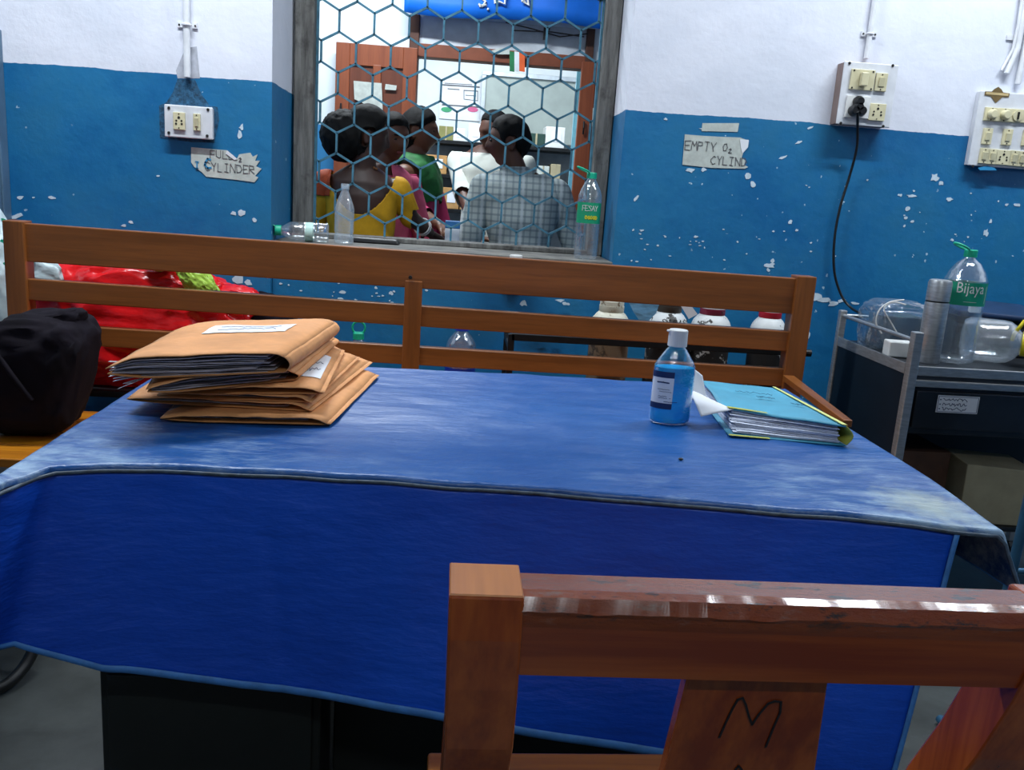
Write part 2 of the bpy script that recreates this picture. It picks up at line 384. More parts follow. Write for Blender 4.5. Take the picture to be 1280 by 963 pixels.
# paint flakes: bare plaster patches and flakes of the wall
M_CHIP = flat('bare plaster patch', '#c3d3de', .85, var=.1, scale=40)
chips = MB()
def chip(px, py, rx, ry, rot=0, Y=WY):
    c = at(px, py, Y=Y); k = Y/FPX; n = random.randint(7, 11); pts = []
    for i in range(n):
        a = 2*pi*i/n; rr = random.uniform(.5, 1.15); x = cos(a)*rx*k*rr; z = sin(a)*ry*k*rr
        pts.append((c.x+x*cos(rot)-z*sin(rot), Y-.0002, c.z+x*sin(rot)+z*cos(rot)))
    chips.poly(pts, (0, -.0012, 0))
for a in [(302, 159, 4, 3, 1.2), (300, 168, 4, 5), (25, 247, 6, 2.5), (65, 247, 5, 2), (42, 247, 2, 1), (292, 267, 5, 3), (302, 266, 5, 4), (318, 275, 3, 3), (155, 282, 4, 2.5), (164, 278, 3, 2), (198, 220, 3, 1.5), (21, 270, 8, 3, .4), (8, 272, 5, 3),
          (296, 349, 9, 6), (310, 354, 6, 4), (283, 340, 4, 3), (428, 365, 5, 2.5), (425, 374, 5, 2), (489, 366, 3, 3), (655, 379, 5, 5), (470, 360, 2, 2), (700, 376, 7, 2), (707, 380, 5, 2.5), (690, 422, 6, 5),
          (882, 162, 9, 2), (862, 213, 7, 3), (880, 212, 4, 3), (935, 220, 4, 5, .5), (941, 230, 4, 4), (1012, 160, 5, 2, .5), (978, 197, 6, 1.6, .5), (998, 178, 5, 1.6, .5), (832, 149, 3, 2), (1168, 222, 6, 5), (1176, 229, 4, 3), (1139, 245, 7, 2), (1125, 244, 3, 2), (1186, 249, 6, 3), (1135, 261, 4, 3), (1132, 273, 3, 2.5), (1140, 277, 3, 2), (1270, 256, 6, 2.5), (1258, 256, 3, 2), (1232, 291, 4, 5), (1238, 277, 2, 3), (988, 278, 3, 3), (996, 288, 2, 2),
          (1030, 375, 12, 5), (1020, 372, 8, 7), (1042, 380, 9, 4), (1053, 376, 8, 3, .3), (1068, 379, 6, 2), (962, 332, 7, 4), (966, 326, 4, 3), (960, 338, 3, 3), (822, 307, 2, 1.5), (795, 248, 5, 2, .8), (802, 288, 3, 1.5), (870, 296, 3, 2), (1010, 420, 3, 6), (1190, 300, 3, 2), (1130, 283, 2, 2)]: chip(*a)
for k in range(26): chip(random.uniform(780, 1000), random.uniform(285, 330), random.uniform(.8, 2.2), random.uniform(.6, 1.6))
for k in range(18): chip(random.uniform(1000, 1280), random.uniform(220, 330), random.uniform(.7, 1.8), random.uniform(.6, 1.5))
for k in range(40): chip(random.uniform(350, 560), random.uniform(345, 385), random.uniform(.8, 2.4), random.uniform(.6, 1.6), Y=WY+.02)
stuff(obj('paint_chip', chips, M_CHIP, WF))
# dark rough area round the left switch board, up to its conduit
dk = MB(); M_DPATCH = flat('rough dark wall patch', '#24506e', .9, var=.5, scale=60, bump=.8, bscale=90)
dk.poly([at(x, y, Y=WY-.0002) for x, y in [(222, 99), (244, 100), (252, 118), (262, 132), (272, 134), (274, 150), (268, 178), (240, 178), (200, 172), (199, 132), (208, 128), (216, 116)]], (0, -.001, 0))
obj('dark_patch', dk, M_DPATCH, WF)
dk = MB(); M_SM = flat('grubby whitewash', '#a9acb6', .9, var=.2, scale=25)
dk.poly([at(x, y, Y=WY-.0003) for x, y in [(232, 60), (246, 58), (250, 98), (222, 98), (220, 88)]], (0, -.0005, 0))
obj('grubby_patch', dk, M_SM, WF)
# ================================================================ switch boards, conduits, cord
def onw(px, py, d=0.0): return at(px, py, Y=WY-d)
def module(parent, x0, y0, x1, y1, base, kind, mat=M_IVORY, th=.008):
    a, b = onw(x0, y0, base), onw(x1, y1, base); yb = WY-base; zt, zb = max(a.z, b.z), min(a.z, b.z)
    m = MB(); m.box((a.x, yb-th, zb), (b.x, yb, zt)); f = obj('socket_plate' if kind == 'socket' else 'switch_plate', m, mat, parent, bevel=.0015)
    c = V(((a.x+b.x)/2, yb-th, (zt+zb)/2)); w_, h_ = b.x-a.x, zt-zb
    def dot(dx, dzz, r): m = MB(); m.lathe([(r, 0), (r, .0012)], c+V((dx*w_, 0, dzz*h_)), 10, (0, -1, 0)); return m
    if kind == 'socket':
        for dx, dzz, r in ((0, .2, .0042), (-.22, .02, .0030), (.22, .02, .0030), (-.24, -.16, .0034), (.24, -.16, .0034)): obj('pin_hole', dot(dx, dzz, r), M_HOLE, f)
        for s in (1, -1): obj('screw', dot(0, s*.4, .002), M_HOLE, f)
    elif kind == 'switch':
        m = MB(); m.obox(c+V((0, -.002, 0)), w_*.5, .006, h_*.5, rx=R(8)); obj('rocker', m, mat, f, bevel=.001)
        for s in (1, -1): obj('screw', dot(0, s*.4, .0022), M_HOLE, f)
    elif kind == 'knob':
        m = MB(); m.lathe([(.017, 0), (.016, .012), (.012, .02)], c, 20, (0, -1, 0)); obj('knob', m, mat, f, smooth=True)
        for s in (1, -1): obj('screw', dot(0, s*.42, .002), M_HOLE, f)
    elif kind == 'big':
        m = MB(); m.box((c.x-.012, c.y-.02, c.z-.022), (c.x+.012, c.y, c.z+.022)); obj('lever', m, mat, f, bevel=.003)
        for sx in (1, -1):
            for s in (1, -1): obj('screw', dot(sx*.4, s*.42, .003), M_HOLE, f)
    elif kind == 'round':
        m = MB(); m.lathe([(.018, 0), (.018, .004), (.014, .004)], c, 20, (0, -1, 0)); obj('round_face', m, mat, f, smooth=False)
        m = MB(); m.box((c.x-.003, c.y-.008, c.z-.012), (c.x+.003, c.y-.002, c.z+.012)); obj('pointer', m, M_HOLE, f)
    return f
def screwp(parent, px, py, base, r=.005):
    c = onw(px, py, base); m = MB(); m.lathe([(r, 0), (r*.8, .003)], c, 12, (0, -1, 0)); obj('mounting_screw', m, M_HOLE, parent)
def board(label, cat, corners, depth, side=None):
    a, b = onw(*corners[0], depth), onw(*corners[1], depth); x0, x1 = a.x, b.x; z1, z0 = a.z, b.z
    t = thing('switch_board', label, cat, ((x0+x1)/2, WY, z0))
    m = MB(); m.box((x0, WY-depth, z0), (x1, WY-depth+.006, z1)); obj('face_plate', m, M_PANEL, t, bevel=.003)
    m = MB(); m.box((x0+.003, WY-depth+.006, z0+.003), (x1-.003, WY-.001, z1-.003)); obj('back_box', m, side or M_PANEL, t)
    return t
bl = board('small white switch board with one socket and one switch, left of the window', 'switch board', ((205, 130), (266, 175)), .028)
module(bl, 217, 140, 232, 163, .028, 'socket'); module(bl, 242, 142, 251, 164, .028, 'switch')
for q in ((211, 135), (260, 137), (211, 166), (259, 170)): screwp(bl, *q, .028)
br = board('white switch board on wooden box with black plug in it, right of the window', 'switch board', ((1056, 76), (1112, 160)), .06, flat('pinkish board side', '#8a7670', .7))
module(br, 1064, 86, 1090, 114, .06, 'big'); module(br, 1095, 91, 1106, 115, .06, 'switch')
pl = module(br, 1058, 119, 1084, 149, .06, 'plate', M_WHITE); module(br, 1087, 129, 1104, 152, .06, 'socket')
for q in ((1062, 79), (1116, 82), (1051, 154), (1104, 158)): screwp(br, *q, .06)
bf = board('large white switch board with fan regulators, at the right edge', 'switch board', ((1226, 113), (1310, 214)), .03)
for i in range(4): module(bf, 1231+i*16, 134+i, 1245+i*16, 152+i, .03, 'knob' if i < 2 else 'round')
for i in range(3): module(bf, 1229+i*25, 160+i, 1237+i*25, 181+i, .03, 'switch')
for i, (x, k) in enumerate([(1225, 'switch'), (1235, 'switch'), (1245, 'socket'), (1262, 'switch'), (1272, 'switch'), (1283, 'switch')]): module(bf, x, 185+i, x+(15 if k == 'socket' else 8), 205+i, .03, k)
c0 = onw(1246, 118, .03); m = MB()
m.poly([(c0.x+x*.02*1.3, WY-.0312, c0.z+z*.013) for x, z in [(-1.7, .5), (-.8, .6), (-.5, 1.3), (0, 1.9), (.5, 1.3), (.8, .6), (1.7, .5), (1.7, -.5), (.8, -.6), (.4, -1.4), (0, -2.2), (-.4, -1.4), (-.8, -.6), (-1.7, -.5)]], (0, -.0008, 0))
obj('brown_emblem', m, flat('brown emblem print', '#6e5a34', .5, var=.15), bf)
m = MB(); m.box((c0.x-.04, WY-.0330, c0.z-.003), (c0.x+.04, WY-.0320, c0.z+.005)); obj('emblem_band', m, flat('tan band', '#bfa878', .5), bf)
screwp(bf, 1216, 208, .03)
m = MB(); m.poly([onw(x, y, .0315) for x, y in [(1222, 210), (1234, 207), (1243, 210), (1246, 213), (1225, 213)]], (0, -.001, 0)); obj('paint_smear', m, flat('blue smear', '#2c8fc4', .5), bf)
def conduit(label, x, zlo_, r, clips, extra=None):
    t = thing('conduit_pipe', label, 'conduit', (x, WY, zlo_))
    m = MB(); m.tube([(x, WY-r-.002, zlo_), (x, WY-r-.002, 3.0)], r, 14); obj('pipe', m, M_PVC, t, smooth=True)
    for z in clips:
        m = MB(); m.tube([(x-r*1.0+0, WY-r-.002, z)]+[(x+cos(a)*r*1.25, WY-r-.002-sin(a)*r*1.25, z) for a in [pi-k*pi/8 for k in range(9)]], r*.35, 6); c = obj('clip', m, M_PVC, t)
        for s in (-1, 1):
            m = MB(); m.box((x+s*r*2.1-.008, WY-.006, z-.008), (x+s*r*2.1+.008, WY, z+.008)); e = obj('clip_ear', m, M_PVC, c)
            m = MB(); m.lathe([(.003, 0), (.003, .002)], (x+s*r*2.3, WY-.006, z), 8, (0, -1, 0)); obj('clip_screw', m, M_HOLE, t)
    return t
conduit('painted conduit pipe dropping to the small left switch board', onw(235, 50).x, onw(235, 97).z, .011, [onw(235, 32).z])
conduit('painted conduit pipe above the switch board with the black plug', onw(1086, 40).x, onw(1084, 74).z, .009, [onw(1085, 43).z])
tc = thing('conduit_pipe', 'pair of cable pipes curving into the board at the right edge', 'conduit', onw(1262, 100))
for i, pts in enumerate(([(1290, -60), (1279, 20), (1272, 60), (1258, 92)], [(1300, -60), (1288, 20), (1280, 65), (1272, 105)], [(1284, -50), (1273, 30), (1266, 62), (1252, 88)])):
    m = MB(); P = [onw(x, y, .014) for x, y in pts]; Q = []
    for k in range(len(P)-1):
        for s in range(5): Q.append(P[k].lerp(P[k+1], s/5))
    Q.append(P[-1]); m.tube(Q, (.010, .010, .005)[i], 10); obj('pipe', m, M_PVC, tc, smooth=True)
m = MB(); cc = onw(1270, 48, .0); m.box((cc.x-.035, WY-.006, cc.z-.008), (cc.x+.02, WY, cc.z+.008)); obj('clip', m, M_PVC, tc)
# plug and cord
pc = onw(1071, 134, .07)
pg = thing('power_plug', 'black three pin plug pushed into the right hand switch board', 'plug', pc)
m = MB()
for dx, dz_ in ((0, .018), (-.012, -.012), (.013, -.012), (0, 0)): m.lathe([(.017, -.002), (.018, .012), (.012, .028)], pc+V((dx, 0, dz_)), 16, (0, -1, 0))
obj('plug_body', m, M_BLACK, pg, smooth=True)
cp = [(1072, 140, .10), (1072, 158, .07), (1071, 185, .04), (1062, 220, .02), (1050, 260, .02), (1043, 300, .02), (1043, 340, .02), (1052, 370, .03), (1064, 385, .06), (1078, 393, .16), (1092, 400, .30)]
P = [at(x, y, Y=WY-d) for x, y, d in cp]; Q = []
for k in range(len(P)-1):
    p0, p1, p2, p3 = P[max(k-1, 0)], P[k], P[k+1], P[min(k+2, len(P)-1)]
    for s in range(6):
        u = s/6; Q.append(.5*((2*p1)+(-p0+p2)*u+(2*p0-5*p1+4*p2-p3)*u*u+(-p0+3*p1-3*p2+p3)*u**3))
m = MB(); m.tube(Q, .0045, 8); obj('cord', m, M_BLACK, pg, smooth=True)
# paper notices on the wall
t = thing('wall_notice', 'torn paper notice reading FULL O2 CYLINDER, left of the window', 'notice', onw(282, 207))
m = MB(); m.poly([onw(x, y, .0015) for x, y in [(239, 184), (284, 188), (289, 193), (296, 199), (299, 193), (313, 191), (316, 196), (322, 193), (319, 201), (325, 201), (320, 208), (327, 211), (319, 220), (323, 222), (318, 228), (297, 225), (258, 221), (252, 215), (243, 209), (239, 203)]], (0, -.0008, 0)); obj('paper', m, M_TAPE, t)
e1 = onw(300, 200)-onw(260, 197); m = MB()
hand(m, 'FULL', onw(263, 197, .003), e1, (0, 0, 1), .024, .0022, (0, -1, 0)); hand(m, '2', onw(299, 202, .003), e1, (0, 0, 1), .012, .003, (0, -1, 0))
hand(m, 'CYLINDER', onw(256, 213, .003), e1, (0, 0, 1), .027, .0022, (0, -1, 0), sp=.78); obj('handwriting', m, M_INKB, t)
m = MB(); hand(m, 'I', onw(244, 210, .0034), e1, (0, 0, 1), .02, .004, (0, -1, 0)); hand(m, 'C', onw(256, 210, .0034), e1, (0, 0, 1), .032, .006, (0, -1, 0)); obj('blue_scrawl', m, flat('blue paint trace', '#2c86b8', .6), t)
m = MB(); m.poly([onw(x, y, .004) for x, y in [(284, 188), (297, 199), (293, 200), (282, 192)]], (0, -.001, 0)); obj('torn_curl', m, M_PAPER, t)
t = thing('wall_notice', 'torn paper notice reading EMPTY O2 CYLINDER, right of the window', 'notice', onw(893, 190))
m = MB(); m.poly([onw(x, y, .0015) for x, y in [(856, 168), (880, 170), (900, 171), (925, 172), (936, 176), (935, 184), (929, 191), (927, 197), (932, 201), (930, 206), (935, 209), (931, 211), (890, 210), (853, 206)]], (0, -.0008, 0)); obj('paper', m, M_TAPE, t)
e1 = onw(930, 185)-onw(860, 180); m = MB()
hand(m, 'EMPTY', onw(856, 187, .003), e1, (0, 0, 1), .030, .0022, (0, -1, 0), sp=.75); hand(m, 'O', onw(903, 189, .003), e1, (0, 0, 1), .026, .0022, (0, -1, 0)); hand(m, '2', onw(911, 191, .003), e1, (0, 0, 1), .014, .003, (0, -1, 0))
hand(m, 'CYLINDER'[:6], onw(888, 205, .003), e1, (0, 0, 1), .028, .0022, (0, -1, 0), sp=.78); obj('handwriting', m, M_INKB, t)
m = MB(); m.poly([onw(x, y, .003) for x, y in [(925, 174), (936, 175), (935, 184), (928, 192), (926, 184)]], (0, -.0006, 0)); obj('torn_corner', m, M_PAPER, t)
m = MB(); m.poly([onw(x, y, .0012) for x, y in [(878, 154), (924, 154), (922, 165), (877, 164)]], (0, -.0006, 0))
tag(obj('tape_strip', m, M_TAPE), 'short strip of old grey tape above the EMPTY O2 CYLINDER notice', 'tape')
# ================================================================ bench
BY = 2.60
bench = thing('wooden_bench', 'long brown wooden bench with slatted backrest in front of the window wall', 'bench', (-.09, 2.45, 0))
def bx(name, lo, hi, mat, parent, bevel=.003, smooth=False):
    m = MB(); m.box(lo, hi); return obj(name, m, mat, parent, bevel=bevel)
tl, tr_ = at(28, 279, Y=BY), at(990, 347, Y=BY)
def rail(name, yl, yr, hl, th=.03, y=BY):
    a = at(28, yl, Y=y).z; b = at(990, yr, Y=y).z; xa, xb = -1.22, 1.05
    m = MB(); m.hexa([(xa, y, a-hl), (xb, y, b-hl), (xb, y+th, b-hl), (xa, y+th, a-hl), (xa, y, a), (xb, y, b), (xb, y+th, b), (xa, y+th, a)])
    return obj(name, m, wx, bench, bevel=.003)
rail('top_rail', 279, 348, .108); rail('back_slat', 348, 415, .062); rail('back_slat', 404, 462, .056)
bx('rear_leg', (-1.262, BY-.012, 0), (-1.205, BY+.045, .962), wz, bench)
bx('rear_leg', (1.035, BY-.012, 0), (1.095, BY+.045, .944), wz, bench)
bx('middle_post', (-.135, BY-.006, .40), (-.083, BY-.0005, .86), wz, bench)
for k in range(4): bx('seat_plank', (-1.26, 2.12+k*.118, .395), (1.09, 2.235+k*.118, .42), seatw, bench)
bx('seat_apron', (-1.22, 2.14, .33), (1.05, 2.165, .395), wx, bench)
bx('seat_apron', (-1.22, 2.565, .33), (1.05, 2.588, .395), wx, bench)
for xa in (-1.262, 1.035): bx('front_leg', (xa, 2.09, 0), (xa+.05, 2.14 if False else 2.118, .395), wz, bench)
for xa in (-1.206, .984): bx('arm_post', (xa, 2.075, 0), (xa+.022, 2.089, .622), wz, bench)
for sg in (-1, 1):
    ox = 0 if sg == 1 else -.20; m = MB(); P4 = [(sg*.982+ox, 2.045), (sg*1.006+ox, 2.045), (sg*1.066+ox, 2.587), (sg*1.030+ox, 2.587)]
    m.hexa([(x, y, .622) for x, y in P4]+[(x, y, .640) for x, y in P4]); obj('armrest', m, wy, bench, bevel=.002)
m = MB(); c = at(513, 347, Y=BY-.006); m.lathe([(.006, 0), (.005, .003)], c, 10, (0, -1, 0)); obj('screw_head', m, M_HOLE, bench)
# ================================================================ desk, tablecloth
TX0, TX1, TY0, TY1, TZ = -.530, .722, 1.050, 1.795, .758
W_T = TX1-TX0
desk = thing('office_desk', 'dark green black steel desk hidden under the blue cover', 'desk', (.1, 1.4, 0))
EDGE = []
for px_, py_ in ((-60, 640), (0, 611), (20, 597), (60, 588), (200, 586), (400, 596), (560, 607), (750, 621), (900, 634), (1130, 656), (1190, 668), (1213, 671)):
    q_ = at(px_, py_, Z=.757); EDGE.append((q_.x, max(q_.y+.006, 1.034 if px_ > 600 else 0)))
EDGE.sort()
def yf(x):
    if x <= EDGE[0][0]: return EDGE[0][1]
    for (a, p), (b, q) in zip(EDGE, EDGE[1:]):
        if x <= b: return p+(q-p)*(x-a)/(b-a)
    return EDGE[-1][1]
m = MB(); pp = [(TX0+.03+(W_T-.06)*i/14, yf(TX0+.03+(W_T-.06)*i/14)+.03) for i in range(15)]+[(TX1-.01, TY1-.01), (TX0+.01, TY1-.01)]
m.poly([(x, y, TZ-.045) for x, y in pp], (0, 0, .023)); obj('desk_top', m, M_GSTEEL, desk)
ped = bx('pedestal', (-.478, 1.185, .06), (-.160, 1.72, TZ-.046), M_GSTEEL, desk)
for z0, z1 in ((.07, .24), (.25, .42), (.43, .58)): bx('drawer_front', (-.466, 1.177, z0), (-.172, 1.184, z1), M_GSTEEL, desk, .002)
bx('leg', (-.473, 1.195, 0), (-.436, 1.235, .06), M_GSTEEL, desk); bx('leg', (-.205, 1.195, 0), (-.168, 1.235, .06), M_GSTEEL, desk)
bx('leg', (-.447, 1.66, 0), (-.41, 1.70, .06), M_GSTEEL, desk); bx('leg', (-.2, 1.66, 0), (-.165, 1.70, .06), M_GSTEEL, desk)
bx('side_panel', (.625, 1.10, 0), (.655, 1.74, TZ-.046), M_GSTEEL, desk)
bx('shade_panel', (-.155, 1.30, .03), (.62, 1.315, TZ-.046), M_GSTEEL, desk)  # dark sheet added to stand in for the shade under the desk
bx('foot_bar', (.02, 1.5, .12), (.62, 1.53, .15), M_GSTEEL, desk)
cloth = thing('tablecloth', 'worn blue rexine cover with front skirt over the desk', 'tablecloth', (.1, 1.4, TZ))
W, D = TX1-TX0, TY1-TY0
def fold(e, r=.0055):
    """distance past an edge -> (outward, down)"""
    if e <= 0: return 0.0, 0.0
    a = min(e/r, pi/2); o = r*sin(a); d = r*(1-cos(a)); ex = max(0, e-r*pi/2); return o, d+ex
def sheet(a, b):
    x = min(max(a, 0), W); y = min(max(b, 0), D); dx = dy = dz_ = 0
    if a < 0: o, d = fold(-a); dx -= o; dz_ -= d
    if a > W: o, d = fold(a-W); dx += o; dz_ -= d
    if b < 0: o, d = fold(-b); dy -= o; dz_ -= d
    if b > D: o, d = fold(b-D); dy += o; dz_ -= d
    if a > W: # corner ear flares out and ripples
        e = a-W; dx += e*.35*math.exp(-max(b, 0)/.10)+.004*sin(b*26)*min(1, e/.03); dy -= e*.25*math.exp(-max(b, 0)/.08)
    y0 = yf(TX0+x); P = V((TX0+x+dx, y0+y*(TY1-y0)/D+dy, TZ+.004+dz_))
    if a <= W: P.z += .0022*noise.noise(V((a*5, b*9, 1)))+.0018*noise.noise(V((a*14, b*20, 4)))
    # dips near both front corners
    P.z -= .004*math.exp(-((a+.0)/.03)**2)*math.exp(-(b/.06)**2)
    P.z -= .010*math.exp(-((a-W)/.10)**2)*math.exp(-(b/.10)**2)
    return P
AL, AR, BF, BB = -.03, W+.09, -.0095, D+.02
def spread(u, lo, hi, e0, e1, n0, n1):
    """more rows where the sheet bends"""
    if u < n0: return lo+(e0-lo)*u/n0
    if u > 1-n1: return e1+(hi-e1)*(u-1+n1)/n1
    return e0+(e1-e0)*(u-n0)/(1-n0-n1)
m = MB(); m.grid(lambda u, v: sheet(spread(u, AL, AR, .005, W-.005, .08, .16), spread(v, BF, BB, .005, D-.005, .14, .10)), 120, 80)
tp = obj('top_sheet', m, M_CTOP, cloth, smooth=True); md = tp.modifiers.new('s', 'SOLIDIFY'); md.thickness = .0016; md.offset = 1
edge = [sheet(AL+(AR-AL)*i/90, BF)+V((0, -.0022, -.001)) for i in range(91)]
m = MB(); m.tube(edge, .0026, 8); obj('piping', m, M_PIPE, cloth, smooth=True)
ear = [sheet(AR, BF+(BB-BF)*i/60) for i in range(61)]
m = MB(); m.tube([p+V((.001, 0, 0)) for p in ear], .0018, 6); obj('side_binding', m, M_HEM, cloth, smooth=True)
# front skirt
def lerp_tab(tab, x):
    if x <= tab[0][0]: return tab[0][1]
    for (a, p), (b, q) in zip(tab, tab[1:]):
        if x <= b: return p+(q-p)*(x-a)/(b-a)
    return tab[-1][1]
BOT = []
for px_, py_ in ((-60, 795), (0, 808), (130, 838), (300, 862), (550, 893), (830, 945), (960, 968), (1110, 985)):
    Yg = 1.1
    q_ = at(px_, py_, Y=1.04 if px_ < 1 else 1.09)
    if px_ > 200:
        for _ in range(4): Yg = yf(q_.x)-.022; q_ = at(px_, py_, Y=Yg)
    BOT.append((q_.x, q_.z-(.014 if px_ < 100 else .004)))
SKX0 = TX0-.012
def skirt(u, v):
    xt = SKX0+(.668-SKX0)*u; xb = SKX0-.05+(.678-SKX0)*u; x = xt+(xb-xt)*v
    i = min(max(xt, TX0), TX1); zt = sheet(max(xt-TX0, AL), BF).z-.002; yt = sheet(max(xt-TX0, 0), BF).y+.001
    zb = lerp_tab(BOT, x); z = zt+(zb-zt)*v
    y = yt-.012*v-.007*v*sin(x*11+1)+.006*v*noise.noise(V((x*4, z*3, 2)))-.002*noise.noise(V((x*14, z*8, 5)))*min(1, v*5)
    y += .004*math.exp(-((x+.215+(z-.6)*.1)/.012)**2)*(1 if .25 < v < .85 else .2)
    return V((x, y, z))
m = MB(); m.grid(skirt, 110, 44); sk = obj('front_skirt', m, M_SKIRT, cloth, smooth=True); md = sk.modifiers.new('s', 'SOLIDIFY'); md.thickness = .0012
m = MB(); m.grid(lambda u, v: skirt(u, .968+.036*v)+V((0, -.0022, 0)), 110, 2); hm = obj('skirt_hem', m, M_HEM, cloth, smooth=True); md = hm.modifiers.new('s', 'SOLIDIFY'); md.thickness = .0012
m = MB(); m.grid(lambda u, v: skirt(.996+.006*u, v)+V((0, -.0022, 0)), 2, 40); hm = obj('skirt_side_binding', m, M_HEM, cloth, smooth=True); md = hm.modifiers.new('s', 'SOLIDIFY'); md.thickness = .0012
# small things on the cloth
m = MB(); m.blob(at(851, 574, Z=.766), .004, .003, .002, 2); tag(obj('black_speck', m, M_BLACK), 'tiny black speck lying on the blue cover in front of the sanitizer', 'speck')
# ================================================================ chair in front
CY, CZ = .529, .880
chair = thing('wooden_chair', 'polished reddish brown wooden chair with M marked on its back splat, nearest the camera', 'chair', (.24, .75, 0))
def cpost(x0, x1, nx0, nx1, y0, dep, name):
    """reclined post from its top (x0..x1) to its foot; nx = x at z .75"""
    zt = CZ; rows = [(zt, x0, x1, 0)]
    for z, f in ((.845, .006), (.80, .020), (.736, .045), (.67, .078), (.55, .125), (.45, .150), (0, .05)):
        k = min(1, (zt-z)/.144); rows.append((z, x0+(nx0-x0)*k, x1+(nx1-x1)*k, f))
    rows = [(z, a, b_, f) for z, a, b_, f in rows]
    m = MB(); R_ = []
    for z, a, b, f in rows: R_.append(m.vs([(a, y0+f, z), (b, y0+f, z), (b, y0+f+dep, z), (a, y0+f+dep, z)]))
    m.face(R_[0]); m.face(R_[-1][::-1])
    for A, B in zip(R_, R_[1:]):
        for k in range(4): m.face([A[k], B[k], B[(k+1) % 4], A[(k+1) % 4]])
    return obj(name, m, cz, chair, bevel=.0022)
pA = at(553, 963, Y=.571).x; pB = at(640, 963, Y=.571).x; rA = at(1165, 963, Y=.575).x
cpost(.009, .0585, pA, pB, CY, .052, 'rear_leg')
cpost(.4235, .473, .4215, .472, CY, .052, 'rear_leg')
rA = .4215
# worn end-grain cap on the left post
m = MB(); m.hexa([(.0092, CY+.001, CZ-.0002), (.0583, CY+.001, CZ-.0002), (.0583, CY+.051, CZ-.0002), (.0092, CY+.051, CZ-.0002), (.0102, CY+.002, CZ+.0008), (.0573, CY+.002, CZ+.0008), (.0573, CY+.050, CZ+.0008), (.0102, CY+.050, CZ+.0008)])
obj('end_grain', m, wood('chair end grain ', 'y', '#a05a18', '#c27a2c', .4, .3, .6), chair)
# top rail with battered front edge
def railtop():
    m = MB(); nx = 170; pr = []
    for i in range(nx+1):
        x = .0575+(.4245-.0575)*i/nx; wv = .5+.7*noise.noise(V((x*17, 0, 3)))+.12*noise.noise(V((x*61, 2, 3))); w2 = .9*noise.noise(V((x*42, 5, 0)))+.25*noise.noise(V((x*150, 7, 0)))
        inset = .010+.004*wv; drop = .004+.003*wv+.0016*w2
        zt = CZ-.0005; rows = [(CY+.046, zt-.055-.012), (CY+.020, zt-.067), (CY+.019, zt-.064), (CY+.004, zt-.014), (CY+.002, zt-drop-.005), (CY+.002+inset*.5, zt-drop*.4), (CY+.004+inset+.001*w2, zt-.0003), (CY+.040, zt), (CY+.043, zt-.003)]
        pr.append(m.vs([(x, y, z) for y, z in rows]))
    for A, B in zip(pr, pr[1:]):
        for k in range(len(A)): m.face([A[k], A[(k+1) % len(A)], B[(k+1) % len(A)], B[k]])
    m.face(pr[0]); m.face(pr[-1][::-1]); return m
def railmat():
    t = NT('glossy battered polish'); p = t.pos((1.2, 22, 22)); n1 = t.noise(p, 1, 5, .65); g = t.add('ShaderNodeNewGeometry'); nz = t.add('ShaderNodeSeparateXYZ', {0: g.outputs['Normal']})
    c = t.mix(t.ramp(n1, .36, .62), hx(CWD[0]), hx(CWD[1])); q = t.pos((8, 20, 20)); ch = t.noise(q, 3.5, 6, .7)
    sp = t.add('ShaderNodeSeparateXYZ', {0: g.outputs['Position']}); hi = t.ramp(sp.outputs[2], .855, .872)
    worn = t.math('MULTIPLY', t.ramp(ch, .56, .62), hi); c = t.mix(worn, c, hx('#3c2c20')); c = t.mix(t.math('MULTIPLY', t.ramp(ch, .30, .42, (1, 1, 1, 1), (0, 0, 0, 1)), hi), c, hx('#8d6a58'))
    t.link(c, t.b.inputs['Base Color']); t.b.inputs['Roughness'].default_value = .22; t.b.inputs['Coat Weight'].default_value = .8; t.b.inputs['Coat Roughness'].default_value = .12
    t.bump(t.math('MULTIPLY', t.noise(t.pos((14, 24, 24)), 5, 7, .75), hi), 1.0, .006); return t.m
obj('top_rail', railtop(), railmat(), chair, smooth=False)
# splat, leaning with the posts
sA, sB = at(862, 838, Y=.556), at(1037, 845, Y=.556); sC, sD = at(824, 990, Y=.600), at(1015, 990, Y=.600)
def down(a, b, z): k = (a.z-z)/(a.z-b.z); return a+(b-a)*k
zb = .505; q0, q1 = down(sA, sC, .822), down(sB, sD, .822); q2, q3 = down(sA, sC, zb), down(sB, sD, zb)
q3.y = q2.y = min(q2.y, .66); m = MB(); dd = V((0, .014, 0))
m.hexa([q2, q3, q3+dd, q2+dd, q0, q1, q1+dd, q0+dd]); sp_ = obj('back_splat', m, cz, chair, bevel=.002)
nn = (q1-q0).cross(q2-q0).normalized(); nn = nn if nn.y < 0 else -nn
def onsplat(px, py):
    d = fw*FPX+rt*(px-640)-up*(py-481.5); k = (q0-CAM).dot(nn)/d.dot(nn); return CAM+d*k+nn*.0004
m = MB(); m.stroke([onsplat(*q) for q in [(899, 921), (906, 905), (915, 886), (922, 874), (928, 872), (932, 880), (936, 895), (940, 905), (948, 893), (960, 879), (968, 876), (976, 877), (975, 890), (966, 910), (957, 933)]], .0016, nn)
obj('marker_letter', m, M_INK, sp_); m = MB(); m.stroke([onsplat(*q) for q in [(918, 963), (923, 957), (928, 963), (931, 972)]], .0016, nn); obj('marker_stroke', m, M_INK, sp_)
bx('lower_rail', (pB-.002, .682, .47), (rA+.002, .703, .51), cx, chair)
def slab(name, pts, z0, z1, mat):
    m = MB(); m.hexa([(x, y, z0) for x, y in pts]+[(x, y, z1) for x, y in pts]); return obj(name, m, mat, chair, bevel=.004)
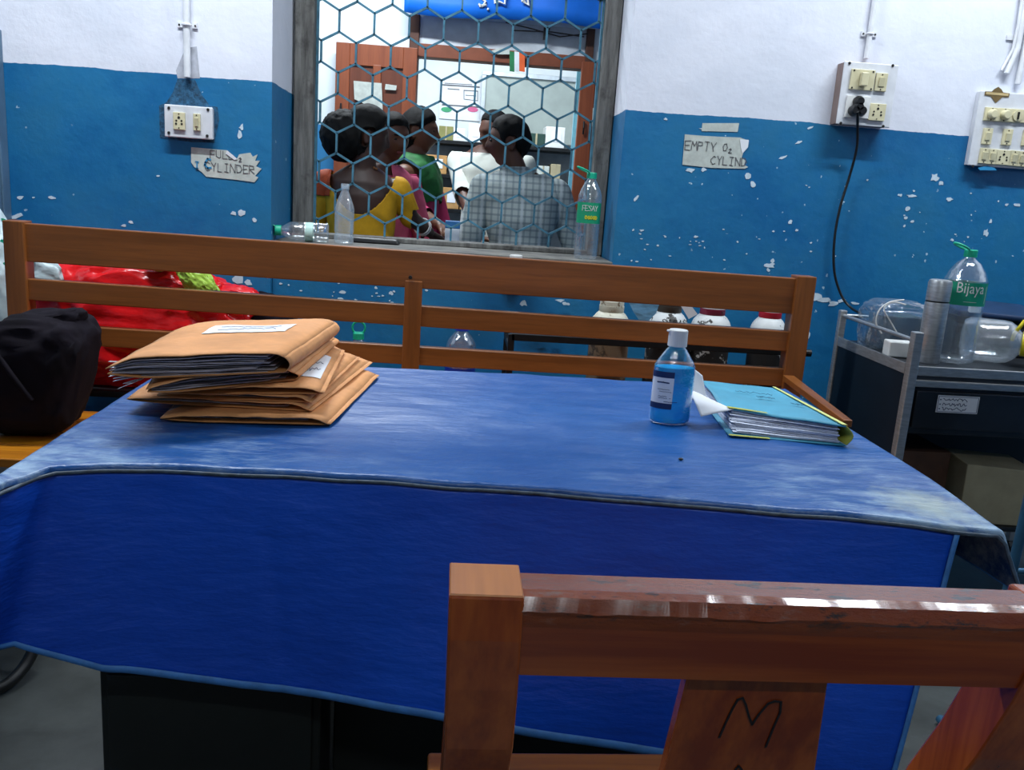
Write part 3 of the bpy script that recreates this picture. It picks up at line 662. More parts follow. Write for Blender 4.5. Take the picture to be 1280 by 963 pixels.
slab('seat', [(.004, .735), (.465, .735), (.47, .985), (.001, .974)], .43, .45, wood('chair seat ', 'x', '#94500f', '#b8701c', .3, .4))
for xa in (.004, .425): bx('front_leg', (xa, .93, 0), (xa+.04, .965, .43), cz, chair)
bx('seat_rail', (.045, .94, .37), (.424, .96, .43), cx, chair)
for xa in (.01, .43): bx('stretcher', (xa, .672, .20), (xa+.02, .929, .235), cx, chair)
for xa, xb in ((pA+.005, pB-.005), (rA+.005, rA+.045)): bx('seat_side_rail', (xa, .736, .37), (xb, .929, .43), cx, chair)
# ================================================================ envelopes
def q4(l, z): return [at(x, y, Z=z) for x, y in l]
def bil(Q, u, v): return Q[0].lerp(Q[1], u).lerp(Q[3].lerp(Q[2], u), v)
def envelope(label, quad, ztop, th, papers=True, lab=None, seed=0):
    Q = q4(quad, ztop); c = bil(Q, .5, .5); t = thing('brown_envelope', label, 'envelope', (c.x, c.y, ztop-th), 'kraft document envelopes stacked on the desk')
    h = th
    def lump(u, v, k=1): return .0022*noise.noise(V((u*4+seed, v*4, seed)))*k+.0012*noise.noise(V((u*11, v*11, seed+3)))
    def top(u, v):
        p = bil(Q, u, v); e = min(1, u/.28); edge = (1-e)**2
        p.z += lump(u, v)-(h*.45)*edge-.004*max(0, (u-.9)/.1)**2*2; return p+V((0, (noise.noise(V((u*7, seed, 0)))*.004)*(1-v), 0))
    def bot(u, v):
        p = bil(Q, u, v); p.z -= h-.0005; e = min(1, u/.28); p.z += .0+(h*.25)*(1-e)**2; return p+V((0, .006*(1-v)+(noise.noise(V((u*6, seed+9, 0)))*.003)*(1-v), 0))
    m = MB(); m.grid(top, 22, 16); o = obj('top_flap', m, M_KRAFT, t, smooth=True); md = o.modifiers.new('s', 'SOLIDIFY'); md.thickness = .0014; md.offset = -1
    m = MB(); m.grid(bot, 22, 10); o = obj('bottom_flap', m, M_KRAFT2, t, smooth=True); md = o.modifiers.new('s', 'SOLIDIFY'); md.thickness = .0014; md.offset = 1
    def fold_(u, v):
        a, b = top(1, v), bot(1, v); d = (Q[1]-Q[0]).normalized(); k = min(h*.5, .008)*sin(pi*u); return a.lerp(b, u)+d*k
    m = MB(); m.grid(fold_, 8, 16); o = obj('folded_side', m, M_KRAFT, t, smooth=True); md = o.modifiers.new('s', 'SOLIDIFY'); md.thickness = .0012
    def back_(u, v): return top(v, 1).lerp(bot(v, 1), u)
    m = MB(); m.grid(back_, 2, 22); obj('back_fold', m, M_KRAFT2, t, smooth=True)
    if papers:
        n = max(3, int(h/.0028)); rnd = random.Random(seed)
        m = MB(); bmn = []
        for i in range(n):
            f = (i+.8)/(n+.6); du, dv = rnd.uniform(.0, .07), rnd.uniform(.01, .06); ru = rnd.uniform(.80, .95)
            m.grid(lambda u, v: top(du*.6-.0+(ru-du)*u, dv+.9*v).lerp(bot(du*.6+(ru-du)*u, dv+.9*v), f)+V((0, 0, .0006*sin(u*9+i*2))), 14, 3)
        o = stuff(obj('pages', m, M_PAPERS, t)); md = o.modifiers.new('s', 'SOLIDIFY'); md.thickness = .0010
    if lab:
        (u0, u1), (v0, v1), cut = lab
        m = MB(); m.grid(lambda u, v: top(u0+(u1-u0)*u+cut*v, v0+(v1-v0)*v)+V((0, 0, .0012)), 12, 4); lb = obj('address_label', m, M_PAPER, t)
        m = MB()
        for r in (.3, .6):
            pts = [top(u0+(u1-u0)*(.15+.7*k/14)+cut*r, v0+(v1-v0)*(r+random.uniform(-.07, .07)))+V((0, 0, .002)) for k in range(15)]; m.stroke(pts, .0008, (0, 0, 1))
        obj('pen_writing', m, M_NAVY, lb)
    return t
envelope('bottom kraft envelope of the stack, its corner reaching furthest right on the blue cover', [(200, 518), (408, 523), (470, 463), (270, 450)], .779, .013, seed=1)
envelope('fifth kraft envelope from the top, rolled edge with dark pages at its right end', [(158, 494), (385, 506), (462, 447), (250, 430)], .793, .013, seed=2)
envelope('fourth kraft envelope from the top, thin and slightly crooked', [(196, 490), (386, 496), (447, 441), (240, 425)], .805, .011, seed=3)
envelope('third kraft envelope from the top with a white label near its right fold', [(188, 484), (400, 484), (427, 432), (240, 418)], .819, .013, papers=False, lab=((.80, .97), (.2, .7), .0), seed=4)
envelope('second kraft envelope from the top, open mouth with grey pages', [(182, 478), (368, 460), (420, 418), (225, 405)], .842, .022, seed=5)
envelope('topmost kraft envelope with a long white label and pages spilling left', [(131, 447), (356, 440), (420, 398), (218, 402)], .878, .034, lab=((.30, .80), (.55, .80), .0), seed=6)
tp_ = thing('torn_pages', 'frayed white page edges spilling from the left end of the top envelope', 'paper', at(150, 462, Z=.86))
for i in range(12):
    a = at(172+random.uniform(0, 14), 452+i*2.2, Z=.862-i*.0022); b = at(128+random.uniform(0, 16)+i*1.4, 454+i*2.6+random.uniform(-3, 4), Z=.860-i*.0026); c_ = a.lerp(b, .5)+V((0, -.002, .003*random.uniform(-1, 1)))
    m = MB(); wv = V((.002, .009, .001)); m.grid(lambda u, v: (a.lerp(c_, u*2) if u < .5 else c_.lerp(b, u*2-1))+wv*(v-.5)*(1-.5*u), 6, 1); o = obj('page_strip', m, M_PAPER if i % 3 else M_PAPERS, tp_); md = o.modifiers.new('s', 'SOLIDIFY'); md.thickness = .0006
# ================================================================ sanitizer bottle
sc = at(838, 531, Z=TZ+.006); sb = V((sc.x, sc.y+.012, TZ+.0068))
san = thing('sanitizer_bottle', 'clear flip top bottle of blue hand sanitizer beside the blue file', 'bottle', sb)
EX, EY = 1.0, .62
m = MB(); m.lathe([(.030, 0), (.0345, .003), (.036, .010), (.036, .092), (.0352, .101), (.031, .109), (.0165, .130), (.0135, .133), (.013, .142)], sb, 36, ex=EX, ey=EY); obj('bottle_shell', m, clear('sanitizer shell', mixf=.06), san, smooth=True)
def liquid():
    t = NT('blue sanitizer gel'); t.b.inputs['Base Color'].default_value = hx('#18a8ee'); t.b.inputs['Roughness'].default_value = .1; t.b.inputs['IOR'].default_value = 1.2; t.b.inputs['Transmission Weight'].default_value = .35
    nz = t.noise(t.pos(), 25, 2); t.link(t.ramp(nz, .3, .7, hx('#12a0e8'), hx('#3accfa')), t.b.inputs['Base Color']); return t.m
m = MB(); m.lathe([(.029, .002), (.0330, .004), (.0345, .011), (.0345, .092), (.0337, .0985)], sb, 36, ex=EX, ey=EY-.01); obj('liquid', m, liquid(), san, smooth=True)
m = MB(); m.lathe([(.0165, 0), (.0160, .027), (.0150, .0285)], sb+V((0, 0, .1345)), 28); m.obox(sb+V((-.0165, 0, .160)), .006, .010, .003); obj('flip_cap', m, M_WHITE, san, smooth=False, bevel=.0008)
def onb(a, z, k=1.012): return sb+V((.036*EX*k*sin(a), -.036*EY*k*cos(a), z))
def wrap(a0_, a1_, z0, z1, k=1.012):
    m = MB(); m.grid(lambda u, v: onb(a0_+(a1_-a0_)*u, z0+(z1-z0)*v, k), 14, 2); return m
lb = obj('front_label', wrap(-1.45, -.12, .036, .092), M_PAPER, san, smooth=True)
obj('label_top_band', wrap(-1.45, -.12, .082, .0925, 1.022), M_NAVY, lb, smooth=True); obj('label_bottom_band', wrap(-1.45, -.12, .028, .038, 1.022), M_NAVY, lb, smooth=True)
m = MB()
for z, w_, a in ((.074, .0022, -.95), (.062, .0007, -.9), (.058, .0007, -.8), (.050, .0007, -1.0), (.047, .0007, -.8), (.041, .001, -.5)):
    for k in range(7):
        aa = a+k*.09
        if random.random() < .85: m.stroke([onb(aa, z, 1.03), onb(aa+.06, z+random.uniform(-.0006, .0006), 1.03)], w_, V((sin(aa), -cos(aa), 0)), .0003)
obj('label_print', m, M_NAVY, lb)
# ================================================================ file folder and loose papers
zt, zf = .799, TZ+.0085
fol = thing('file_folder', 'thick light blue file with yellow green binding lying on the desk', 'file', (.57, 1.5, zf))
TQ = [at(902, 510, Z=zt-.002), at(1058, 533, Z=zt), at(968, 485, Z=zt), at(876, 476, Z=zt)]
BQ = [at(911, 544, Z=zf), at(1057, 556, Z=zf), at(968, 492, Z=zf), at(882, 512, Z=zf)]
for q in range(4): BQ[q] = V((BQ[q].x, BQ[q].y, zf))
BQ[2] = V((TQ[2].x, TQ[2].y, zf)); BQ[3] = V((TQ[3].x, TQ[3].y, zf)); BQ[1] = V((TQ[1].x+.004, TQ[1].y+.0, zf))
M_FOL = flat('sky blue file board', '#3f92ae', .55, var=.12, scale=10, bump=.2); M_YG = flat('yellow green binding cloth', '#a8a83e', .7, var=.1)
m = MB(); m.grid(lambda u, v: bil(TQ, u, v)+V((0, 0, .002*noise.noise(V((u*3, v*3, 0)))+.003*(1-u)*sin(v*3))), 16, 16); o = obj('front_cover', m, M_FOL, fol, smooth=True); md = o.modifiers.new('s', 'SOLIDIFY'); md.thickness = .002
m = MB(); m.grid(lambda u, v: bil(BQ, u, v), 6, 6); o = obj('back_cover', m, M_FOL, fol, smooth=True); md = o.modifiers.new('s', 'SOLIDIFY'); md.thickness = .002
def spine(u, v):
    a = TQ[1].lerp(TQ[2], v); b = BQ[1].lerp(BQ[2], v); d = V((1, -.15, 0)).normalized(); return a.lerp(b, u)+d*(.011*sin(pi*u)+.001)
m = MB(); m.grid(spine, 10, 10); o = obj('spine', m, M_YG, fol, smooth=True); md = o.modifiers.new('s', 'SOLIDIFY'); md.thickness = .0015
m = MB(); m.grid(lambda u, v: bil(TQ, .965+.045*u, v)+V((0, 0, .0022)), 2, 12); obj('spine_edge', m, flat('pale yellow edging', '#c9cf7a', .6), fol)
m = MB(); m.grid(lambda u, v: bil(TQ, .05+.33*u, -.01+.05*v*(1-u*.3))+V((0, 0, .0026)), 6, 2); obj('corner_binding', m, M_YG, fol)
m = MB(); m.grid(lambda u, v: bil(BQ, .0+.35*u, -.015+.03*v)+V((0, -.001, .001)), 4, 2); obj('corner_binding', m, M_YG, fol)
m = MB(); rnd = random.Random(5)
for i in range(15):
    f = (i+.6)/16; o_ = rnd.uniform(.0, .035); o2 = rnd.uniform(.0, .05)
    m.grid(lambda u, v: bil(TQ, .04+o2+(.92-o2)*u, o_+.015+(.93)*v).lerp(bil(BQ, .04+o2+(.92-o2)*u, o_+.015+.93*v), f)+V((0, 0, .0009*sin(u*8+i)*(1-u))), 16, 2)
o = stuff(obj('pages', m, flat('white file pages', '#ccd2e2', .8, var=.22, scale=40, stretch=(1, 1, 14)), fol)); md = o.modifiers.new('s', 'SOLIDIFY'); md.thickness = .0012
m = MB()
for r, (ua, ub) in ((.62, (.30, .72)), (.50, (.48, .66)), (.40, (.78, .90))):
    pts = [bil(TQ, ua+(ub-ua)*k/16, r+random.uniform(-.03, .03))+V((0, 0, .0048)) for k in range(17)]; m.stroke(pts, .0009, (0, 0, 1))
obj('pen_writing', m, flat('teal ink', '#1d5c74', .6), fol)
def curlpaper(label, P0, bulge, name='loose_paper', lines=0):
    m = MB(); m.grid(lambda u, v: bil(P0, u, v)+V(bulge)*sin(pi*u)*sin(pi*v*.9+.1), 12, 12); o = obj(name, m, M_PAPER, None, smooth=True); tag(o, label, 'paper'); md = o.modifiers.new('s', 'SOLIDIFY'); md.thickness = .0008
    return o
curlpaper('white sheet standing curled between the sanitizer bottle and the blue file', [at(860, 500, Y=1.50), at(884, 503, Y=1.515), at(878, 470, Y=1.54), at(866, 461, Y=1.54)], (0, .006, .004))
curlpaper('folded white slip poking out from the blue file towards the sanitizer bottle', [at(876, 521, Y=1.425), at(917, 512, Y=1.437), at(886, 498, Y=1.485), at(862, 487, Y=1.485)], (0, 0, .004))
# ================================================================ black bag on the bench seat
def crump(amp, f, seed, ridge=1.0):
    def fn(p):
        a = noise.noise(p*f+V((seed, 0, 0))); b = 1-abs(noise.noise(p*f*2.1+V((0, seed, 0))))*2; c = 1-abs(noise.noise(p*f*4.5+V((0, 0, seed))))*2
        return 1+amp*(a+.45*b*ridge+.22*c*ridge)
    return fn
M_BAG = flat('black cloth bag', '#110c15', .9, spec=.2, var=.35, scale=8, bump=.6, bscale=14)
bb = thing('shoulder_bag', 'crumpled black cloth bag slumped on the left end of the bench seat', 'bag', (-1.10, 2.36, .42))
m = MB()
m.blob((0, 0, 0), 1, 1, 1, 5, crump(.07, 1.3, 3), .55)
for v in m.b.verts:
    x, y, z = v.co; tp_ = .93+.13*z; fz = .03*abs(noise.noise(V((x*2.2, y*2, z*2.2+4))))+.014*abs(noise.noise(V((x*6, y*5, z*5))))
    v.co = V((-1.082+x*(.145+.0*z)*tp_+.010*sin(z*2), 2.36+y*(.125)*tp_-fz*.6, max(.4215, .580+z*.158+.02*x*(z > .3)*0+(-.045*max(0, -x-.1) if z > 0 else 0)+fz*.5)))
obj('bag_body', m, M_BAG, bb, smooth=True)
m = MB(); m.blob((0, 0, 0), 1, 1, 1, 4, crump(.14, 1.8, 9), .8)
for v in m.b.verts: x, y, z = v.co; v.co = V((-1.03+x*.075, 2.35+y*.05, .728+z*.026+.018*x))
obj('bag_flap', m, M_BAG, bb, smooth=True)
m = MB(); m.tube([(-1.17, 2.25, .70), (-1.12, 2.232, .66), (-1.08, 2.226, .60), (-1.04, 2.232, .54)], [.006, .007, .007, .006], 8); obj('bag_strap', m, M_BAG, bb, smooth=True)
# ================================================================ behind the bench: rack with bags and bottles
rk = thing('steel_rack', 'low black steel rack behind the bench holding bags and bottles', 'rack', (-.6, 2.88, 0))
bx('rack_shelf', (-1.5, 2.70, .435), (.14, 3.05, .455), M_BSTEEL, rk)
bx('lower_shelf', (-1.48, 2.72, .10), (.12, 3.03, .12), M_BSTEEL, rk)
for x in (-1.49, -.68, .105):
    for y in (2.705, 3.02): bx('upright', (x, y, 0), (x+.025, y+.025, .434), M_BSTEEL, rk)
def plastic(name, c, tr=.25, rough=.28, mar=.3):
    if name in MC: return MC[name]
    t = NT(name); p = t.pos(); t.link(t.ramp(t.noise(p, 7, 4), .3, .7, hx(c, .75), hx(c, 1.15)), t.b.inputs['Base Color']); t.b.inputs['Roughness'].default_value = rough
    t.b.inputs['Subsurface Weight'].default_value = .0; t.bump(t.noise(t.pos((1, 1, 1.6)), 13, 3, .5), .55, .012); MC[name] = t.m; return t.m
M_RED = plastic('red polythene', '#d81a1e', rough=.22)
red = thing('plastic_bag', 'big stuffed red polythene bag behind the left half of the bench', 'bag', (-1.0, 2.87, .455))
m = MB(); fn = crump(.15, 1.5, 11, 1.3)
m.blob((0, 0, 0), 1, 1, 1, 6, fn, .8)
for v in m.b.verts:
    x, y, z = v.co
    zz = .635+z*(.205+.015*cos(x*2)); v.co = V((-.995+x*(.335+.035*max(0, -z))+.02*z, 2.872+y*.135, max(.4565, zz-.03*max(0, x)*max(0, z))))
obj('bag_body', m, M_RED, red, smooth=True)
m = MB(); m.blob((-.68, 2.83, .755), .075, .05, .03, 4, crump(.25, 2, 5), 1)
obj('gathered_neck', m, M_RED, red, smooth=True)
M_LIME = plastic('lime polythene', '#a8cc50')
m = MB(); m.blob((0, 0, 0), 1, 1, 1, 5, crump(.18, 2.2, 21))
for v in m.b.verts: x, y, z = v.co; v.co = V((-.770+x*.050+.030*z*-1, 2.745+y*.025, .802+z*.050))
tag(obj('polythene_wrapper', m, M_LIME, None, smooth=True), 'lime green polythene wrapper tucked over the right shoulder of the red bag', 'wrapper')
q_ = at(200, 331, Y=2.76); m = MB(); m.blob((q_.x, 2.765, q_.z), .042, .03, .018, 4, crump(.2, 2, 8)); tag(obj('polythene_wrapper', m, M_LIME, None, smooth=True), 'small flat lime green wrapper on top of the red bag', 'wrapper')
M_WB = plastic('white polythene', '#c6d8dc', rough=.35)
m = MB(); m.blob((0, 0, 0), 1, 1, 1, 5, crump(.14, 2, 31), .8)
for v in m.b.verts: x, y, z = v.co; v.co = V((-1.415+x*.10, 2.82+y*.09, max(.4565, .70+z*.28-.10*max(0, x)*max(0, z))))
q_ = at(48, 336, Y=2.72); m.blob((q_.x, 2.735, q_.z-.02), .058, .02, .055, 4, crump(.2, 2, 77))
wb = obj('plastic_bag', m, M_WB, None, smooth=True); tag(wb, 'white polythene bag with green print at the far left behind the bench', 'bag')
m = MB()
for px, py, rx in ((5, 302, 4), (8, 330, 4), (42, 327, 3), (12, 318, 2), (4, 275, 3)):
    c = at(px, py, Y=2.712); pts = [(c.x+cos(k)*rx*.0026*random.uniform(.5, 1.2), c.y, c.z+sin(k)*rx*.0018*random.uniform(.5, 1.2)) for k in [i*.8 for i in range(7)]]; m.poly(pts, (0, .004, 0))
obj('green_print', m, M_GREENC, wb)
m = MB(); m.blob((0, 0, 0), 1, 1, 1, 4, crump(.22, 2.2, 41))
for v in m.b.verts: x, y, z = v.co; v.co = V((-.60+x*.10, 2.93+y*.07, max(.4565, .60+z*.135)))
tag(obj('cloth_bundle', m, M_BAG, None, smooth=True), 'black crumpled cloth bundle beside the red bag behind the bench', 'bundle')
# ---- bottles
def loopcap(parent, c, ax, side, r=.0165, mat=None, rl=.02, flat_=False):
    """screw cap plus carrying loop"""
    mat = mat or M_GREENC; ax = V(ax).normalized(); sd = V(side).normalized()
    m = MB(); m.lathe([(r, 0), (r, .018), (r*.9, .021)], c, 20, ax); cp_ = obj('cap', m, mat, parent, smooth=False)
    m = MB(); cc_ = V(c)+ax*.016; o2_ = ax.cross(sd)
    if flat_: pts = [cc_+sd*(r*.6+rl*1.1+cos(a)*rl*1.1)+ax*(.004+.010*cos(a)*-1*0+.42*(rl+cos(a)*rl))+o2_*(sin(a)*rl*.8) for a in [k*2*pi/20 for k in range(20)]]
    else: pts = [cc_+sd*(cos(a)*rl)+ax*(rl+sin(a)*rl) for a in [(-pi/2)+k*2*pi/20 for k in range(20)]]
    m.tube(pts, .0034, 6, closed=True); obj('cap_loop', m, mat, parent, smooth=True)
def petbottle(label, base, h, r, ax=(0, 0, 1), cap=M_GREENC, capside=(1, 0, 0), lab=(.5, .66), labmat=None, ribs=True, mat=None, loop=True, group=None, labtext=None, cat='bottle', neck=.0155, flat_=False):
    t = thing('water_bottle', label, cat, base, group); ax = V(ax).normalized(); prof = [(r*.86, 0), (r*.97, h*.02), (r, h*.05)]
    z = .08
    while z < lab[0]-.01:
        prof += [(r*(.965 if ribs else 1), h*z), (r, h*(z+.02))]; z += .045
    prof += [(r*.985, h*lab[0]), (r*.985, h*lab[1]), (r, h*(lab[1]+.01)), (r*.97, h*.74), (r*.82, h*.81), (r*.55, h*.88), (neck, h*.92), (neck, h*.945)]
    m = MB(); m.lathe(prof, base, 30, ax); obj('bottle_shell', m, mat or M_PET, t, smooth=True)
    if labmat: m = MB(); m.lathe([(r*1.005, h*lab[0]), (r*1.005, h*lab[1])], base, 30, ax, cap=False); obj('label', m, labmat, t, smooth=True)
    top = V(base)+ax*h*.935
    if loop: loopcap(t, top, ax, capside, neck*1.15, cap, flat_=flat_)
    elif cap: m = MB(); m.lathe([(neck*1.15, 0), (neck*1.15, h*.06)], top, 18, ax); obj('cap', m, cap, t)
    return t
RS = .4555
g = at(448, 425, Y=2.80); petbottle('clear water bottle with green cap loop standing behind the bench', (g.x, 2.80, RS), .20, .040, labmat=M_GREENL, lab=(.28, .46))
b_ = at(576, 440, Y=2.84)
M_BLUC = flat('royal blue cap', '#1238a8', .4); M_BLUL = flat('royal blue label', '#0f2c96', .5)
t = petbottle('wide clear bottle with royal blue cap standing behind the middle of the bench', (b_.x, 2.84, RS), .243, .050, cap=M_BLUC, labmat=M_BLUL, lab=(.25, .44), loop=False, neck=.02)
# window sill bottles
SZ = .9155
t = petbottle('clear water bottle with green cap and green label standing at right of the window sill', (at(734, 290, Y=3.16).x, 3.16, SZ), .30, .042, labmat=M_GREENL, lab=(.42, .66), capside=(-1, -.2, 0), flat_=True)
c = V((at(734, 290, Y=3.16).x, 3.16, SZ))
m = MB(); hand(m, 'STEADY'[:3]+'DY' if False else '', c, (1, 0, 0), (0, 0, 1), .01, .001, (0, -1, 0)); m.b.free()
def arctext(parent, base, r, z, s, h, mat, a0_=-.55, step=.22, ax=None, name='label_print', wd=.0016):
    m = MB()
    for i, ch in enumerate(s):
        a = a0_+i*step; n = V((sin(a), -cos(a), 0)); tn = V((cos(a), sin(a), 0)); hand(m, ch, V(base)+n*r+V((0, 0, z))-tn*h*.3, tn, (0, 0, 1), h, wd, n, j=.02)
    return obj(name, m, mat, parent)
arctext(t, c, .0425, .30*.565, 'FESAY', .018, M_WHITE, -.6, .27); arctext(t, c, .0425, .30*.47, 'OGOOD', .011, flat('yellow print', '#e2d820', .5), -.35, .22, wd=.0025)
t = thing('glass_bottle', 'small open clear bottle standing at left on the window sill', 'bottle', (at(430, 290, Y=3.17).x, 3.17, SZ))
m = MB(); m.lathe([(.031, 0), (.034, .004), (.034, .030), (.031, .036), (.0335, .042), (.034, .118), (.030, .135), (.017, .17), (.0125, .182), (.0135, .186), (.0135, .200)], t.location, 30); obj('bottle_shell', m, M_PETH, t, smooth=True)
m = MB(); m.lathe([(.0145, .188), (.0145, .204), (.013, .206)], t.location, 20); obj('cap', m, M_PETH, t, smooth=True)
lb_ = V((at(405, 293, Y=3.22).x, 3.20, SZ+.038))
t = petbottle('water bottle with green cap lying on its side at left on the window sill', V((-.435, 3.15, SZ+.0335)), .172, .033, ax=(-1, -.08, .0), labmat=flat('pale green label', '#b7d8cf', .5), lab=(.30, .46), capside=(0, -.4, 1))
bb_ = MB(); p0, p1 = at(440, 298, Y=3.29), at(500, 303, Y=3.29)
bb_.hexa([(p0.x-.01, 3.25, SZ), (p1.x, 3.25, SZ), (p1.x, 3.33, SZ), (p0.x-.01, 3.33, SZ), (p0.x-.005, 3.255, SZ+.020), (p1.x-.008, 3.255, SZ+.018), (p1.x-.008, 3.325, SZ+.018), (p0.x-.005, 3.325, SZ+.020)])
tag(obj('black_case', bb_, M_BLACK, None, bevel=.005), 'flat black case lying on the window sill right of the small clear bottle', 'case')
# ================================================================ oxygen cylinders and their rail
def cylmat(name, c1, c2, thr, sc=18, rough=.5):
    if name in MC: return MC[name]
    t = NT(name); n = t.noise(t.pos(), sc, 5, .7); t.link(t.mix(t.ramp(n, thr, thr+.03), hx(c1), hx(c2)), t.b.inputs['Base Color']); t.b.inputs['Roughness'].default_value = rough; t.bump(n, .3, .004); MC[name] = t.m; return t.m
def cyl(label, px, r, ztop, bodym, shm, bandm, capm, words=None, y=2.86):
    x = at(px, 385, Y=y-r*.5).x; t = thing('gas_cylinder', label, 'gas cylinder', (x, y, 0), 'oxygen cylinders behind the bench'); zs = ztop-.075
    m = MB(); m.lathe([(r*.9, 0), (r, .01), (r, zs)], (x, y, 0), 32); obj('cylinder_body', m, bodym, t, smooth=True)
    m = MB(); m.lathe([(r, zs), (r*.99, zs+.012), (r*.90, zs+.028), (r*.74, zs+.042), (r*.60, zs+.050)], (x, y, 0), 32); obj('shoulder', m, shm, t, smooth=True)
    m = MB(); m.lathe([(r*.60, zs+.0502), (r*.62, zs+.052), (r*.62, ztop-.005)], (x, y, 0), 32); obj('neck_ring', m, bandm, t, smooth=True)
    m = MB(); m.lathe([(r*.60, ztop-.0048), (r*.60, ztop+.010), (r*.45, ztop+.014)], (x, y, 0), 28); obj('neck_cap', m, capm, t, smooth=True)
    m = MB(); m.lathe([(.012, ztop+.0142), (.012, ztop+.045)], (x, y, 0), 12); m.box((x-.02, y-.006, ztop+.045), (x+.02, y+.006, ztop+.055)); obj('valve', m, M_STEEL, t)
    if words: arctext(t, (x, y, 0), r*.93, zs+.012, words, .020, M_INK, -.45, .30, name='stencil', wd=.0022)
    return t
M_CRM = cylmat('cream flaking paint', '#c9c6b4', '#7c6a52', .60); M_WHF = cylmat('white flaking paint', '#cfd2d2', '#2a2622', .585); M_BLF = cylmat('black flaking paint', '#0c0c0e', '#a8aaaa', .57, 16, .8)
M_BRF = cylmat('dull brown paint', '#6a5a48', '#3c342c', .55, 8); M_MAR = cylmat('maroon paint', '#7a1838', '#3c2028', .62); M_REDB = cylmat('red band paint', '#b8142c', '#5c1420', .66); M_DKB = cylmat('dark brown band', '#3a322a', '#6a6050', .6)
cyl('cream shouldered cylinder with brown body, first from the left behind the bench', 767, .066, .795, M_BRF, M_CRM, M_CRM, M_CRM, 'LOTS')
cyl('cylinder with dark brown neck ring and lettered white shoulder, second from left', 840, .066, .805, M_BLF, M_WHF, M_DKB, M_DKB, 'SARASAT')
cyl('cylinder with maroon neck ring, third from left behind the bench', 895, .067, .805, M_BLF, M_WHF, M_MAR, M_WHF)
cyl('cylinder with bright red neck ring, last on the right behind the bench', 968, .060, .805, M_BLF, M_WHF, M_REDB, M_WHF)
rr = thing('holding_rail', 'black horizontal steel rail holding the gas cylinders upright', 'rail', (.7, 2.78, 0))
zr = .672
m = MB(); m.box((.20, 2.755, zr), (1.165, 2.775, zr+.022)); obj('rail_bar', m, M_BSTEEL, rr, bevel=.002)
m = MB(); m.box((.20, 2.965, zr), (1.165, 2.985, zr+.022)); obj('rail_bar', m, M_BSTEEL, rr, bevel=.002)
for x in (.19, 1.142):
    for y in (2.755, 2.965): bx('rail_post', (x, y, 0), (x+.02, y+.02, zr if x > .5 else zr+.02), M_BSTEEL, rr, .001)
    bx('cross_bar', (x, 2.7755, zr-.03), (x+.02, 2.9645, zr-.01), M_BSTEEL, rr, .001)
m = MB(); c = at(1001, 437, Y=2.74); m.lathe([(.012, 0), (.012, .018)], (1.1655, 2.766, zr+.011), 12, (1, 0, 0)); obj('end_bolt', m, M_BSTEEL, rr)
# pale blue plastic scrap, tag paper
m = MB(); m.poly([at(x, y, Y=2.775) for x, y in [(785, 376), (825, 378), (820, 392), (810, 402), (800, 402), (792, 390)]], (0, .004, 0)); tag(obj('plastic_scrap', m, plastic('pale blue film', '#6fa4c8')), 'pale blue plastic film between the first two gas cylinders', 'plastic film')
m = MB(); m.poly([at(x, y, Y=2.76) for x, y in [(849, 379), (861, 378), (872, 393), (861, 399)]], (0, .001, 0)); tag(obj('paper_tag', m, M_PAPER), 'small white paper tag hanging beside the second gas cylinder', 'tag')
# small white-capped bottle in the gap below the sill
c = at(645, 330, Y=3.045); zc_ = at(645, 319, Y=3.06).z; c.x = at(645, 325, Y=3.06).x
t = thing('wall_bracket', 'small steel wall bracket below the window sill, hidden behind the bench rail', 'bracket', (c.x, 3.115, zc_-.10)); bx('bracket_plate', (c.x-.05, 3.03, zc_-.106), (c.x+.05, 3.119, zc_-.10), M_BSTEEL, t)
t = thing('white_capped_bottle', 'small bottle of which only the white cap shows above the bench top rail', 'bottle', (c.x, 3.068, zc_-.0998))
m = MB(); m.lathe([(.024, zc_-.0998), (.026, zc_-.095), (.026, zc_-.045), (.015, zc_-.03), (.015, zc_-.018)], (c.x, 3.068, 0), 24); obj('bottle_body', m, M_WHITE, t, smooth=True)
m = MB(); m.lathe([(.022, zc_-.0178), (.022, zc_-.002), (.020, zc_)], (c.x, 3.068, 0), 24); obj('cap', m, M_WHITE, t)

# ================================================================ steel cart on the right
CX0, CX1, CYF, CYR, CT = 1.262, 2.0, 2.30, 2.78, .735
cart = thing('steel_cart', 'dark stainless steel instrument cart with drawer by the right wall side', 'cart', (1.56, 2.54, 0))
for x in (CX0, CX1-.02):
    bx('upright', (x, CYF-.012, .06), (x+.026, CYF+.014, .835 if x == CX0 else .80), M_STEEL, cart, .003); bx('upright', (x, CYR-.022, .06), (x+.022, CYR, .83), M_STEEL, cart, .003)
m = MB(); m.box((CX0+.004, CYF+.0145, CT-.018), (CX1-.002, CYR-.0225, CT)); obj('top_tray', m, M_DSTEEL, cart, bevel=.003)
bx('tray_lip', (CX0+.028, CYF-.004, CT-.02), (CX1-.022, CYF+.004, CT+.006), M_STEEL, cart, .002); bx('tray_lip', (CX0+.001, CYF+.016, CT-.02), (CX0+.0038, CYR-.024, CT+.010), M_STEEL, cart, .001)
m = MB(); m.tube([(CX0+.012, CYF+.015, CT+.075), (CX0+.012, CYR-.023, CT+.078)], .006, 10); obj('gallery_rail', m, M_STEEL, cart, smooth=True)
m = MB(); m.tube([(CX0+.023, CYR-.012, CT+.078), (CX1-.021, CYR-.012, CT+.078)], .006, 10); obj('gallery_rail', m, M_STEEL, cart, smooth=True)
bx('cabinet_body', (CX0+.027, CYF+.016, .545), (CX1-.023, CYR-.03, CT-.0185), M_DSTEEL, cart)
